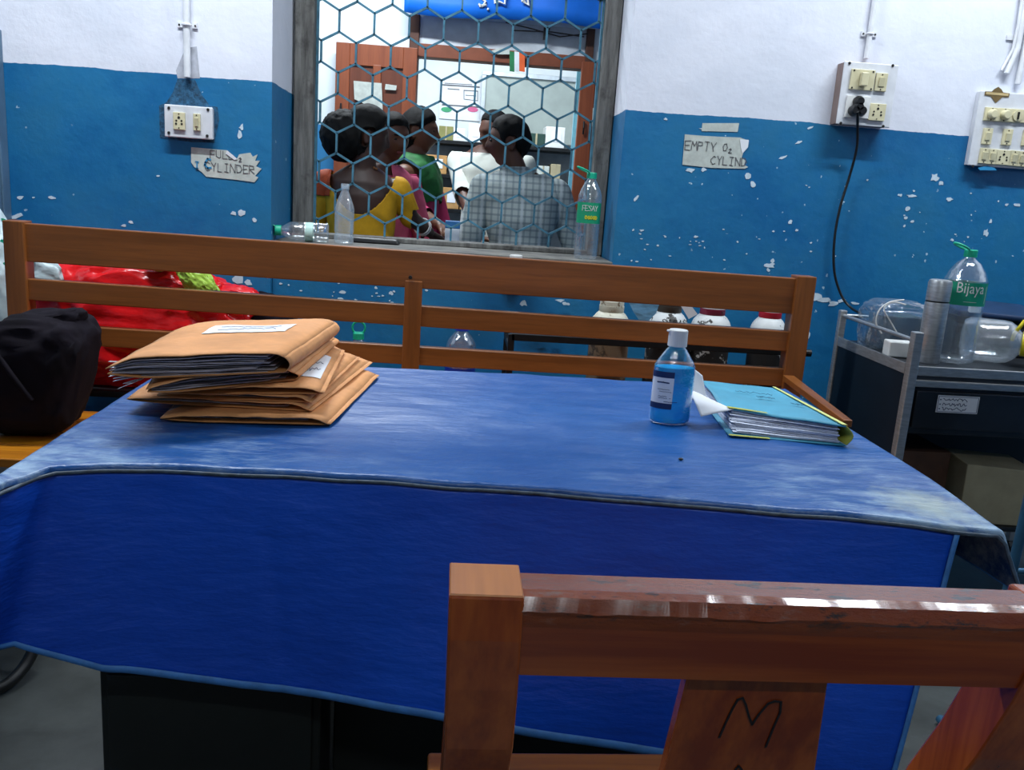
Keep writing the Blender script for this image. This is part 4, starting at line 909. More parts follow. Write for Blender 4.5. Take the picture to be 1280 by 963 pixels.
bx('side_sheet', (CX0+.004, CYF+.018, .42), (CX0+.010, CYR-.026, CT-.0185), flat('navy black sheet', '#10202e', .5, .3), cart)
dr = bx('drawer', (CX0+.04, CYF-.0, .565), (CX1-.03, CYF+.0155, .672), M_DSTEEL, cart, .003)
bx('drawer_rail', (CX0+.028, CYF+.002, .682), (CX1-.022, CYF+.0155, .70), M_STEEL, cart, .002)
bx('lower_shelf', (CX0+.023, CYF+.015, .262), (CX1-.021, CYR-.023, .276), M_DSTEEL, cart); bx('back_sheet', (CX0+.023, CYR-.022, .277), (CX1-.021, CYR-.016, .54), M_BLACK, cart)
for x in (CX0+.013, CX1-.01):
    for y in (CYF+.002, CYR-.012): m = MB(); m.lathe([(.03, -.01), (.03, .01)], (x, y, .031), 20, (1, 0, 0)); m.box((x-.008, y-.008, .03), (x+.008, y+.008, .065)); obj('castor', m, M_BLACK, cart)
a, b = at(1173, 494, Y=CYF-.001), at(1221, 518, Y=CYF-.001)
lab = MB(); lab.box((a.x, CYF-.0015, b.z), (b.x, CYF-.0005, a.z)); lb = obj('drawer_label', lab, M_PAPER, dr)
m = MB(); x0, x1, z0, z1 = a.x, b.x, b.z, a.z; yy = CYF-.0016
for p, q in (((x0+.003, z0+.003), (x1-.003, z0+.003)), ((x1-.003, z0+.003), (x1-.003, z1-.003)), ((x1-.003, z1-.003), (x0+.003, z1-.003)), ((x0+.003, z1-.003), (x0+.003, z0+.003))): m.stroke([(p[0], yy, p[1]), (q[0], yy, q[1])], .0012, (0, -1, 0))
m2 = m
for r_, s_ in enumerate(('. 5ML', '. 2ML', '. 10ML')):
    z = z1-.0165-r_*.013
    m2.stroke([(x0+.008, yy, z+.004), (x0+.0095, yy, z+.004)], .003, (0, -1, 0))
    rn = random.Random(r_); pts = [(x0+.016+k*.0028, yy, z+rn.uniform(0, .009)) for k in range(26)]; m2.stroke(pts, .0016, (0, -1, 0))
obj('label_writing', m2, M_NAVY, cart)
TS = CT+.0005
# items on the cart
p = at(1152, 450, Z=CT); fl = thing('steel_flask', 'tall brushed steel flask standing at the left front corner of the cart', 'flask', (1.372, 2.40, TS))
m = MB(); m.lathe([(.030, 0), (.032, .004), (.032, .172), (.0315, .174)], fl.location, 32); obj('flask_body', m, M_STEEL, fl, smooth=True)
m = MB(); m.lathe([(.0305, .1745), (.0305, .178)], fl.location, 32); obj('seam_ring', m, M_BLACK, fl)
m = MB(); m.lathe([(.0318, .1785), (.0318, .228), (.029, .236), (.022, .238)], fl.location, 32); obj('flask_cap', m, M_STEEL, fl, smooth=True)
bjb = V((1.472, 2.445, TS)); M_BJ = flat('teal green label', '#0a8f70', .45, var=.05)
bj = petbottle('large clear water bottle with green Bijaya label standing on the cart', bjb, .325, .058, labmat=M_BJ, lab=(.52, .72), capside=(-1, -.1, .0), flat_=True)
r_ = .0588
def bend(o, base, r, a0_):
    """wrap flat lettering round a cylinder"""
    for v in o.data.vertices:
        x, z = v.co.x, v.co.z; a = a0_+x/r; v.co = V((sin(a)*(r+.0006), -cos(a)*(r+.0006), z))
tb = text('Bijaya', (0, 0, 0), (1, 0, 0), (0, 0, 1), .043, M_WHITE, None, 'label_lettering', sx=.80)
W_ = max(v.co.x for v in tb.data.vertices)-min(v.co.x for v in tb.data.vertices); tb.location = (0, 0, 0); x0_ = min(v.co.x for v in tb.data.vertices)
for v in tb.data.vertices: v.co.x -= x0_+W_/2
bend(tb, bjb, r_, -.22); tb.parent = bj
for v in tb.data.vertices: v.co.z += .325*.60
m = MB(); 
for z0, z1, a0_, a1_ in ((.553, .556, -.5, .1), (.545, .695, .62, .66)):
    m.grid(lambda u, v: bjb+V((sin(a0_+(a1_-a0_)*u)*.0592, -cos(a0_+(a1_-a0_)*u)*.0592, .325*(z0+(z1-z0)*v))), 6, 2)
obj('label_lines', m, M_WHITE, bj)
# white adapter box with coiled cable
ad = thing('adapter_box', 'white adapter box with thin white cable at the left edge of the cart', 'adapter', (1.30, 2.48, TS))
m = MB(); m.obox((1.322, 2.475, TS+.024), .075, .05, .046, rz=R(-6)); obj('adapter_body', m, M_WHITE, ad, bevel=.004)
def coil(pts, r, name, mat, parent):
    P = [V(p) for p in pts]; Q = []
    for k in range(len(P)-1):
        p0, p1, p2, p3 = P[max(k-1, 0)], P[k], P[k+1], P[min(k+2, len(P)-1)]
        for s in range(6): u = s/6; Q.append(.5*((2*p1)+(-p0+p2)*u+(2*p0-5*p1+4*p2-p3)*u*u+(-p0+3*p1-3*p2+p3)*u**3))
    m = MB(); m.tube(Q+[P[-1]], r, 8); return obj(name, m, mat, parent, smooth=True)
coil([at(x, y, Y=2.53) for x, y in [(1102, 417), (1095, 404), (1099, 388), (1112, 378), (1130, 375)]], .0022, 'cable', M_WHITE, ad)
coil([at(x, y, Y=2.54) for x, y in [(1122, 418), (1112, 400), (1105, 386), (1116, 378), (1132, 381)]], .0022, 'cable', M_WHITE, ad)
# film wrapped box behind
wr = thing('wrapped_box', 'dark box wrapped in shiny clear film on the left rear of the cart', 'box', (1.36, 2.66, TS))
m = MB(); m.box((1.325, 2.60, TS+.001), (1.45, 2.70, TS+.105)); obj('inner_box', m, flat('dark slate box', '#30485a', .5, var=.3), wr, bevel=.004)
m = MB(); m.blob((0, 0, 0), 1, 1, 1, 5, crump(.10, 2.5, 61), .45)
for v in m.b.verts: x, y, z = v.co; v.co = V((1.39+x*.092, 2.652+y*.075, max(TS+.0004, TS+.066+z*.078)))
obj('clear_film', m, M_BAGC, wr, smooth=True)
# navy case
nc = thing('instrument_case', 'dark navy lidded case with grey clasp at the right rear of the cart', 'case', (1.74, 2.66, TS))
m = MB(); m.hexa([(1.545, 2.57, TS), (1.855, 2.57, TS), (1.855, 2.75, TS), (1.545, 2.75, TS), (1.545, 2.57, TS+.10), (1.855, 2.57, TS+.09), (1.855, 2.75, TS+.11), (1.545, 2.75, TS+.12)]); obj('case_body', m, M_BLACK, nc, bevel=.006)
m = MB(); m.hexa([(1.535, 2.56, TS+.1205), (1.858, 2.56, TS+.1105), (1.858, 2.755, TS+.115), (1.535, 2.755, TS+.125), (1.535, 2.56, TS+.138), (1.858, 2.56, TS+.125), (1.858, 2.755, TS+.150), (1.535, 2.755, TS+.165)]); obj('case_lid', m, flat('navy lid', '#142c4e', .4, var=.2), nc, bevel=.006)
a = at(1214, 386, Y=2.565); m = MB(); m.box((a.x-.008, 2.555, a.z-.011), (a.x+.026, 2.5695, a.z+.011)); obj('clasp', m, M_PVC, nc, bevel=.002)
# big jar on its side with yellow cap and handle
def jar():
    c = V((1.60, 2.47, TS+.064)); ax = V((.98, -.62, .02)).normalized(); t = thing('plastic_jar', 'clear jar with yellow cap lying on its side on the cart', 'jar', (1.60, 2.40, TS))
    b0 = c-ax*.085
    m = MB(); m.lathe([(.030, 0), (.056, .006), (.063, .022), (.0635, .06), (.063, .11), (.060, .128), (.048, .146), (.034, .156), (.033, .162)], b0, 36, ax); obj('jar_shell', m, M_PETH, t, smooth=True)
    m = MB(); m.lathe([(.036, 0), (.036, .028), (.034, .031)], b0+ax*.160, 26, ax); obj('yellow_cap', m, flat('yellow plastic', '#dcc81e', .4, var=.06), t)
    q = b0+ax*.165; sd = V((-.35, -.2, 0)).normalized(); H = [q+V((-.036, 0, .010)), q+V((-.040, -.01, .030)), q+V((-.016, -.01, .068)), q+V((-.004, -.01, .074)), q+V((.010, -.01, .066)), q+V((.034, 0, .012))]
    m = MB(); m.tube(H, .0055, 8); obj('yellow_handle', m, MC['yellow plastic'], t, smooth=True)
jar()
# boxes on the lower shelf
m = MB(); m.hexa([(1.515, 2.34, .277), (1.72, 2.325, .277), (1.74, 2.50, .277), (1.535, 2.51, .277), (1.512, 2.34, .455), (1.72, 2.325, .445), (1.74, 2.50, .445), (1.535, 2.51, .455)])
cb = tag(obj('buff_carton', m, M_CARD2, None, bevel=.003), 'buff cardboard carton on the lower shelf of the cart', 'carton')
m = MB(); m.box((1.335, 2.40, .277), (1.495, 2.60, .47)); tag(obj('brown_carton', m, flat('dark brown board', '#4c3020', .7, var=.3), None, bevel=.003), 'dark brown carton in shade left of the buff carton', 'carton')
# pale blue steel stand beside the desk corner
st = thing('steel_stand', 'pale blue steel pole of a stand cropped by the right edge, beside the desk corner', 'stand', (1.30, 1.62, 0)); M_LB = flat('pale blue enamel', '#2f5a78', .4, .3, var=.2)
a = at(1262, 728, Y=1.60); b = at(1281, 645, Y=1.60); dn = (a-b).normalized(); ft = a+dn*(a.z-.012)/abs(dn.z)
m = MB(); m.tube([ft, b-dn*.75], .010, 12); obj('pole', m, M_LB, st, smooth=True)
m = MB(); m.tube([at(1226, 709, Y=1.66), at(1260, 714, Y=1.64), V((a.x+.45, 1.66, a.z+.0))], .007, 10); obj('cross_bar', m, M_LB, st, smooth=True)
m = MB(); m.tube([(a.x+.45, 1.66, .012), (a.x+.45, 1.66, a.z+.5)], .010, 12); obj('pole', m, M_LB, st, smooth=True)
for dy in (-.15, .15): m = MB(); m.tube([(ft.x, 1.60, .012), (ft.x+.02, 1.60+dy, .012)], .011, 10); obj('foot', m, M_LB, st, smooth=True)
# tubular seat base at far left and cupboard
tb_ = thing('tubular_chair', 'black tubular steel chair foot curving in at the left edge of the floor', 'chair', (-1.2, 1.75, 0))
e = [(-1.5, 1.70, .017), (-1.05, 1.735, .017), (-.955, 1.755, .017), (-.915, 1.79, .020), (-.895, 1.85, .05), (-.89, 1.88, .12), (-.90, 1.92, .40)]
coil(e, .013, 'base_tube', M_BSTEEL, tb_)
coil([(-1.5, 2.02, .017), (-.99, 2.03, .017), (-.95, 2.02, .05), (-.94, 2.0, .4)], .013, 'base_tube', M_BSTEEL, tb_)
m = MB(); m.box((-1.5, 1.66, .401), (-.88, 2.04, .43)); obj('seat', m, M_BLACK, tb_, bevel=.01)
cu = thing('wall_cupboard', 'shallow blue grey wall cupboard whose side edge just shows at the far left', 'cupboard', (-1.7, 3.05, .93)); xe = at(-1, 150, Y=3.05).x
bx('cabinet_body', (-2.1, 3.05, .93), (xe, 3.0995, 1.53), flat('blue grey enamel', '#56748c', .4, .2, var=.1), cu); bx('cabinet_door', (-2.09, 3.035, .94), (xe-.005, 3.049, 1.52), MC['blue grey enamel'], cu)
# ================================================================ corridor beyond the window
FZ = -.15
shell('floor_corridor', (-2.6, 3.5, -.2), (3.0, 6.0, FZ), M_FLOOR)
def corr_paint():
    t = NT('corridor wall paint'); g = t.add('ShaderNodeNewGeometry'); sp = t.add('ShaderNodeSeparateXYZ', {0: g.outputs['Position']}); p = t.pos()
    isb = t.math('LESS_THAN', sp.outputs[2], 1.47)
    c = t.mix(isb, t.mix(t.ramp(t.noise(p, 2, 4), .4, .7), hx('#dfe9ee'), hx('#cfdde4')), hx('#2a78aa')); t.link(c, t.b.inputs['Base Color']); t.b.inputs['Roughness'].default_value = .6; return t.m
M_CW = corr_paint(); M_IW = plain('office wall', '#dfe4e6', '#cfd6da', 2, .7, .1)
wd = MB(); DX0, DX1, DZ = -.283, .79, 2.02
wd.box((-2.6, 6.0, FZ), (DX0-.06, 6.2, 3)); wd.box((DX1+.05, 6.0, FZ), (3.0, 6.2, 3)); wd.box((DX0-.06, 6.0, DZ+.16), (DX1+.05, 6.2, 3)); struct(obj('wall_corridor', wd, M_CW))
shell('wall_corridor_left', (-2.7, 3.5, -.2), (-2.6, 6.2, 3.0), M_CW); shell('wall_corridor_right', (3.0, 3.5, -.2), (3.1, 6.2, 3.0), M_CW)
bk = MB(); bk.box((-2.6, 3.501, FZ), (-.62, 3.51, 3)); struct(obj('wall_corridor_front', bk, M_CW))
M_DB = flat('dark brown timber', '#4c2a1c', .6, var=.2)
dd_ = struct(bx('door_1', (DX0-.06, 5.97, FZ), (DX0, 6.10, DZ+.16), M_DB, None))
bx('door_post', (DX1, 5.97, FZ), (DX1+.05, 6.10, DZ+.16), M_DB, dd_); bx('lintel', (DX0, 5.97, DZ-.09), (DX1, 6.10, DZ-.01), flat('brown lintel paint', '#7a4028', .5), dd_)
bx('transom_panel', (DX0+.001, 6.0, DZ-.009), (DX1-.001, 6.06, DZ+.16), flat('grubby transom board', '#bcc3ca', .7, var=.15, scale=6), dd_)
def doorleaf(x0, x1, y, label, papers, ang=0):
    t = thing('door_leaf', label, 'door', (x0, y, FZ)); z0, z1 = FZ+.01, at(470, 56, Y=y).z
    W2 = x1-x0; bx('stile', (x0, y, z0), (x0+W2*.17, y+.04, z1), dz, t); bx('stile', (x1-W2*.17, y, z0), (x1, y+.04, z1), dz, t); bx('mullion', (x0+W2*.46, y, z0+.1), (x0+W2*.56, y+.04, z1-.12), dz, t)
    bx('cross_rail', (x0+W2*.17, y+.001, z1-.13), (x1-W2*.17, y+.039, z1), dz, t); bx('cross_rail', (x0+W2*.17, y+.001, z0), (x1-W2*.17, y+.039, z0+.2), dz, t); bx('cross_rail', (x0+W2*.17, y+.001, .85), (x1-W2*.17, y+.039, .98), dz, t)
    M_DP = wood('door panel paint ', 'z', '#5c2a14', '#6c341c', .5, .1)
    for a_, b_ in ((.17, .46), (.56, .83)):
        for c_, d_ in ((z0+.2, .85), (.98, z1-.13)): bx('door_panel', (x0+W2*a_, y+.014, c_), (x0+W2*b_, y+.028, d_), M_DP, t, 0)
    m = MB(); m.tube([(x0+.04, y-.012, 1.52), (x0+.04, y-.02, 1.56), (x0+.04, y-.012, 1.60)], .006, 8); obj('handle', m, M_BSTEEL, t)
    for q in papers: m = MB(); m.poly([at(a_, b_, Y=y-.002) for a_, b_ in q], (0, -.0015, 0)); obj('pasted_notice', m, M_TAPE, t)
    return t
doorleaf(at(420, 60, Y=5.9).x, at(522, 60, Y=5.9).x, 5.9, 'brown panelled door leaf with torn notices, open flat at left of the doorway', [[(442, 101), (463, 103), (477, 104), (479, 150), (468, 148), (460, 133), (452, 128), (443, 124)], [(482, 105), (496, 107), (495, 113), (481, 112)]])
xr = at(727, 90, Y=5.9).x
doorleaf(xr, xr+.56, 5.9, 'brown panelled door leaf open at right of the doorway', [[(741, 135), (748, 136), (747, 160), (740, 158)]])
bn = thing('cloth_banner', 'bright blue banner with white lettering hung above the doorway', 'banner', (.25, 5.85, 2.18))
m = MB(); A, B = at(505, 15, Y=5.85), at(755, 35, Y=5.85); m.grid(lambda u, v: V((A.x+(B.x-A.x)*u, 5.85+.01*sin(u*14), A.z+(B.z-A.z)*u+.5*v-.012*sin(u*7))), 40, 6); o = obj('banner_cloth', m, flat('banner blue', '#0a6cd8', .5, var=.05), bn, smooth=True); md = o.modifiers.new('s', 'SOLIDIFY'); md.thickness = .003
for st_ in ([(598, 5), (603, 8), (607, 2), (601, -3)], [(599, 8), (608, 6)], [(609, 11), (611, 12)], [(618, -6), (619, 4), (624, 2)], [(624, 2), (631, 5), (632, -6)], [(650, -8), (655, 2), (661, 7), (659, -6)], [(652, 2), (660, -3)]): m = MB(); m.tube([at(x, y, Y=5.832) for x, y in st_], .008, 6); obj('banner_letter', m, M_WHITE, bn, smooth=True)
# thin wires and a hook on the transom
m = MB(); m.tube([at(x, y, Y=5.96) for x, y in [(632, 28), (665, 36), (700, 46), (735, 42)]], .004, 6); m.tube([at(x, y, Y=5.955) for x, y in [(640, 38), (690, 40), (730, 46)]], .004, 6); tag(obj('loose_wire', m, M_BLACK), 'loose black wires strung across the board above the doorway', 'wire')
m = MB(); a = at(681, 42, Y=5.95); m.box((a.x-.01, 5.935, a.z-.04), (a.x+.012, 5.953, a.z+.03)); m.box((a.x-.01, 5.935, a.z+.02), (a.x+.03, 5.953, a.z+.035)); tag(obj('wall_hook', m, M_BLACK), 'small black hook on the board above the doorway', 'hook')
fg = thing('paper_flag', 'green white orange paper strip hanging from the door lintel', 'flag', at(646, 90, Y=5.93))
for x0_, x1_, c_ in ((637, 643, '#1f7a4a'), (643, 649, '#dfe6ea'), (649, 656, '#e0602a')):
    m = MB(); m.poly([at(x, y, Y=5.93) for x, y in [(x0_, 64), (x1_, 65), (x1_, 90), (x0_, 89)]], (0, .002, 0)); obj('colour_band', m, flat('flag '+c_, c_, .6), fg)
m = MB(); m.poly([at(x, y, Y=5.945) for x, y in [(612, 64), (625, 60), (636, 62), (640, 68), (622, 68)]], (0, .002, 0)); tag(obj('paper_scrap', m, M_TAPE), 'torn paper scrap stuck to the lintel left of the paper flag', 'paper')
# ---- office beyond the doorway
shell('floor_office', (-1.6, 6.0, -.2), (2.6, 9.0, FZ), M_FLOOR); shell('wall_office_back', (-1.6, 8.6, FZ), (2.6, 8.7, 3.0), M_IW)
shell('wall_office_left', (-1.7, 6.2, FZ), (-1.6, 8.7, 3.0), M_IW); shell('wall_office_right', (2.6, 6.2, FZ), (2.7, 8.7, 3.0), M_IW)
nt = thing('wall_chart', 'white printed chart with black lines and pink and green boxes on the office wall', 'chart', at(577, 150, Y=8.58))
m = MB(); m.poly([at(x, y, Y=8.59) for x, y in [(550, 98), (604, 102), (602, 152), (549, 148)]], (0, -.003, 0)); obj('chart_sheet', m, M_PAPER, nt)
m = MB()
for x0_, y0_, x1_, y1_, w_ in ((553, 106, 599, 109, .012), (553, 131, 598, 134, .012), (556, 104, 590, 106, .006), (580, 113, 597, 114, .008), (580, 113, 580, 124, .006), (597, 114, 597, 126, .006), (580, 124, 597, 126, .006), (582, 119, 595, 120, .006), (560, 111, 574, 112, .008)): m.stroke([at(x0_, y0_, Y=8.585), at(x1_, y1_, Y=8.585)], w_, (0, -1, 0))
obj('chart_lines', m, M_INKB, nt)
for px, c_ in ((558, '#3c9a6a'), (591, '#c85a86')): m = MB(); c = at(px, 137, Y=8.585); m.lathe([(.05, 0), (.05, .003)], c, 16, (0, -1, 0), ey=.45); obj('printed_oval', m, flat('print '+c_, c_, .6), nt)
gw = thing('glass_cabinet_window', 'silver framed frosted glass window on the office back wall', 'window', at(660, 180, Y=8.5))
A, B = at(603, 88, Y=8.5), at(720, 182, Y=8.5); M_ALU = flat('aluminium', '#b8bec4', .35, .6)
bx('glass_pane', (A.x, 8.52, B.z), (B.x, 8.54, A.z), flat('frosted pane', '#9aa39e', .25, var=.12, scale=3), gw)
for lo, hi in (((A.x, 8.49, A.z-.04), (B.x, 8.519, A.z)), ((A.x, 8.49, B.z), (A.x+.04, 8.519, A.z-.04)), ((B.x-.05, 8.49, B.z), (B.x, 8.519, A.z-.04))): bx('window_bar', lo, hi, M_ALU, gw)
m = MB(); A = at(723, 80, Y=6.3); B = at(723, 170, Y=6.3); 
for i, c_ in enumerate(('#d8d860', '#58b8c8')): m = MB(); a = A.lerp(B, i*.3); b = A.lerp(B, i*.3+.3+.4*i); m.box((a.x, 6.3, b.z), (a.x+.03, 6.31, a.z)); 
m.b.free()
m = MB(); m.box((A.x-.01, 6.25, FZ), (A.x+.025, 6.27, A.z)); tag(obj('plastic_strip', m, flat('cyan strip', '#7fc4d4', .5)), 'pale cyan vertical strip at the right side inside the doorway', 'strip')
rk2 = thing('office_shelf', 'dark metal shelf unit holding cartons inside the office', 'shelf', (.1, 8.0, FZ))
SY = 7.9; sx0, sx1 = at(526, 180, Y=SY).x, 1.12
shz = [at(570, 176, Y=SY).z, at(570, 219, Y=SY).z, at(570, 262, Y=SY).z, .35]
for i, z in enumerate(shz): bx('shelf_board', (sx0, SY, z-.03), (sx1, SY+.45, z), M_BSTEEL, rk2, .002)
for x in (sx0, at(606, 180, Y=SY).x, sx1-.04): 
    bx('shelf_post', (x, SY-.041, FZ), (x+.04, SY-.001, shz[0]), M_ALU, rk2, .002)
bx('back_sheet', (sx0, SY+.451, FZ), (sx1, SY+.47, shz[0]), flat('grey back sheet', '#8e9296', .6), rk2)
def sbox(x0_, y0_, x1_, y1_, zi, mat, label, lab_=False, dp=.28, name='carton', cat='carton'):
    a, b = at(x0_, y0_, Y=SY+.03), at(x1_, y1_, Y=SY+.03); z = shz[zi]+.001
    t = thing(name, label, cat, ((a.x+b.x)/2, SY+.1, z)); bx('box_body', (a.x, SY+.03, z), (b.x, SY+.03+dp, a.z), mat, t, .004)
    if lab_: m = MB(); m.box((a.x+(b.x-a.x)*.3, SY+.027, z+(a.z-z)*.3), (a.x+(b.x-a.x)*.8, SY+.0295, z+(a.z-z)*.8)); obj('white_label', m, M_PAPER, t)
    else: m = MB(); m.box((a.x+(b.x-a.x)*.45, SY+.027, z), (a.x+(b.x-a.x)*.55, SY+.0295, a.z)); obj('tape_band', m, M_CARD2, t)
M_OL = flat('olive carton', '#7c7a48', .8)
sbox(530, 156, 545, 174, 0, M_TAPE, 'pale grey box at the left end of the office top shelf'); sbox(549, 157, 566, 176, 0, M_OL, 'olive brown carton on the office top shelf'); sbox(567, 160, 581, 176, 0, M_WHITE, 'small white box beside the olive carton on the top shelf', True); sbox(586, 154, 601, 178, 0, M_PAPER, 'tall white box at the right of the top shelf cartons', True)
sbox(533, 193, 558, 215, 1, M_CARD, 'brown carton with white label on the middle office shelf', True); sbox(563, 195, 590, 217, 1, M_CARD, 'brown carton with tape, second on the middle office shelf'); sbox(592, 196, 606, 219, 1, M_CARD2, 'buff carton behind the white shirted man on the middle shelf')
sbox(532, 230, 550, 258, 2, M_CARD, 'brown carton at left of the lower office shelf'); sbox(553, 234, 573, 260, 2, M_CARD, 'brown carton right of it on the lower office shelf', True); sbox(576, 232, 600, 262, 2, M_CARD, 'third brown carton on the lower office shelf')
sbox(660, 166, 681, 180, 0, flat('deep green box', '#1c3c34', .6), 'dark green box on the top shelf right of the checked shirt man'); sbox(683, 158, 705, 184, 0, M_WHITE, 'plain white box on the top shelf beside the dark green box', True)
sbox(672, 207, 686, 222, 1, M_TAPE, 'grey box on the middle shelf right of the checked shirt man'); sbox(689, 205, 700, 222, 1, M_CARD2, 'buff box at the right end of the middle office shelf'); sbox(676, 236, 700, 264, 2, M_CARD, 'brown carton low on the shelf right of the checked shirt man')
bx_ = thing('monitor', 'black television standing on the shelf behind the checked shirt man', 'monitor', (at(612, 180, Y=SY).x, SY+.1, shz[0]+.001)); a, b = at(604, 158, Y=SY+.05), at(640, 180, Y=SY+.05)
bx('screen_housing', (a.x, SY+.05, shz[0]+.001), (b.x, SY+.10, a.z), M_BLACK, bx_); bx('screen_glass', (a.x+.015, SY+.046, shz[0]+.02), (b.x-.015, SY+.0495, a.z-.015), flat('dark screen', '#1c2226', .1), bx_, 0)
tbx = thing('office_table', 'table with yellow edge inside the office below the shelves', 'table', (.3, 7.2, FZ)); bx('table_top', (-.6, 6.9, .62), (1.3, 7.5, .65), M_BSTEEL, tbx); bx('yellow_edge', (-.6, 6.885, .615), (1.3, 6.899, .655), flat('yellow edge', '#b8a84a', .6), tbx)
for x in (-.58, 1.24):
    for y in (6.92, 7.44): bx('leg', (x, y, FZ), (x+.04, y+.04, .62), M_BSTEEL, tbx)
# ================================================================ people
def tcap(m, a, b, ra, rb, n=14):
    a, b = V(a), V(b); d = b-a; L = d.length
    if L < 1e-5: return
    prof = [(ra*sin(k*pi/8), -ra*cos(k*pi/8)) for k in range(0, 5)]+[(rb*cos(k*pi/8), L+rb*sin(k*pi/8)) for k in range(0, 5)]
    prof = [(max(r, 1e-4), h) for r, h in prof]; m.lathe(prof, a, n, d)
def headmesh(m, c, yaw, pitch, sc, hair=0):
    """face looks towards local -Y"""
    Rm = Matrix.Rotation(yaw, 3, 'Z') @ Matrix.Rotation(pitch, 3, 'X'); c = V(c); n1, n2 = 44, 32
    def pt(u, v):
        th = 2*pi*u; ph = pi*v; p = V((sin(ph)*sin(th), -sin(ph)*cos(th), cos(ph)))
        x, y, z = p.x*.075, p.y*.094, p.z*.115
        if z < 0: k = 1-.36*(-z/.115)**1.3; x *= k; y = y*(1-.12*(-z/.115)) if y < 0 else y*(1-.45*(-z/.115))
        if y < 0:
            f = max(0, -p.y); y += .012*f*(1 if -.08 < z < .02 else 0)*0
            g = lambda a, b, sx, sz: math.exp(-((x-a)/sx)**2-((z-b)/sz)**2)
            y -= f*(.024*g(0, -.022, .012, .016)+.013*g(0, .0, .009, .022)+.008*g(0, -.058, .022, .008)+.006*g(0, -.044, .02, .006)+.012*g(0, -.092, .025, .018)+.006*g(0, .034, .05, .010))
            y += f*(.011*g(.030, .008, .014, .010)+.011*g(-.030, .008, .014, .010)+.005*g(0, -.051, .02, .003)+.006*g(0, -.072, .03, .008))
        return c+Rm @ (V((x, y, z))*sc)
    m.grid(pt, n1, n2)
    for s in (-1, 1): # ears
        for q in range(9):
            a = -2.2+q*.55; m_ = V((s*.076, .012+.012*cos(a)*.9+.004, -.006+.028*sin(a))); tcap(m, c+Rm @ (m_*sc), c+Rm @ ((V((s*.070, .008, -.006+.018*sin(a))))*sc), .0062*sc, .008*sc, 8)
    return Rm
def hand_mesh(m, w, d, up_, s=1, curl=.5):
    """palm plus five separate fingers; w wrist, d along the forearm, up_ the back of the hand"""
    w, d = V(w), V(d).normalized(); up_ = V(up_); up_ = (up_-d*up_.dot(d)).normalized(); sd = d.cross(up_)*s
    for k in (-.026, -.009, .009, .026): tcap(m, w, w+d*.085+sd*k, .016, .0125, 10)
    for i, (o, L) in enumerate(((-.031, .058), (-.0105, .076), (.0105, .082), (.031, .074))):
        p = w+d*.085+sd*o; dr_ = (d+sd*o*4).normalized()
        for j in range(3):
            ang = curl*(j+.6); dr2 = (dr_*cos(ang)-up_*sin(ang)); q = p+dr2*L*(.45, .32, .25)[j]; tcap(m, p, q, (.0095, .0085, .0078)[j], (.0085, .0078, .007)[j], 8); p = q
    p = w+d*.022+sd*.026; 
    for j, L in enumerate((.038, .032, .026)): dr2 = (d*.75+sd*(.75-.3*j)-up_*.3*(j+.4)).normalized(); q = p+dr2*L; tcap(m, p, q, .0125-.0015*j, .011-.0015*j, 8); p = q
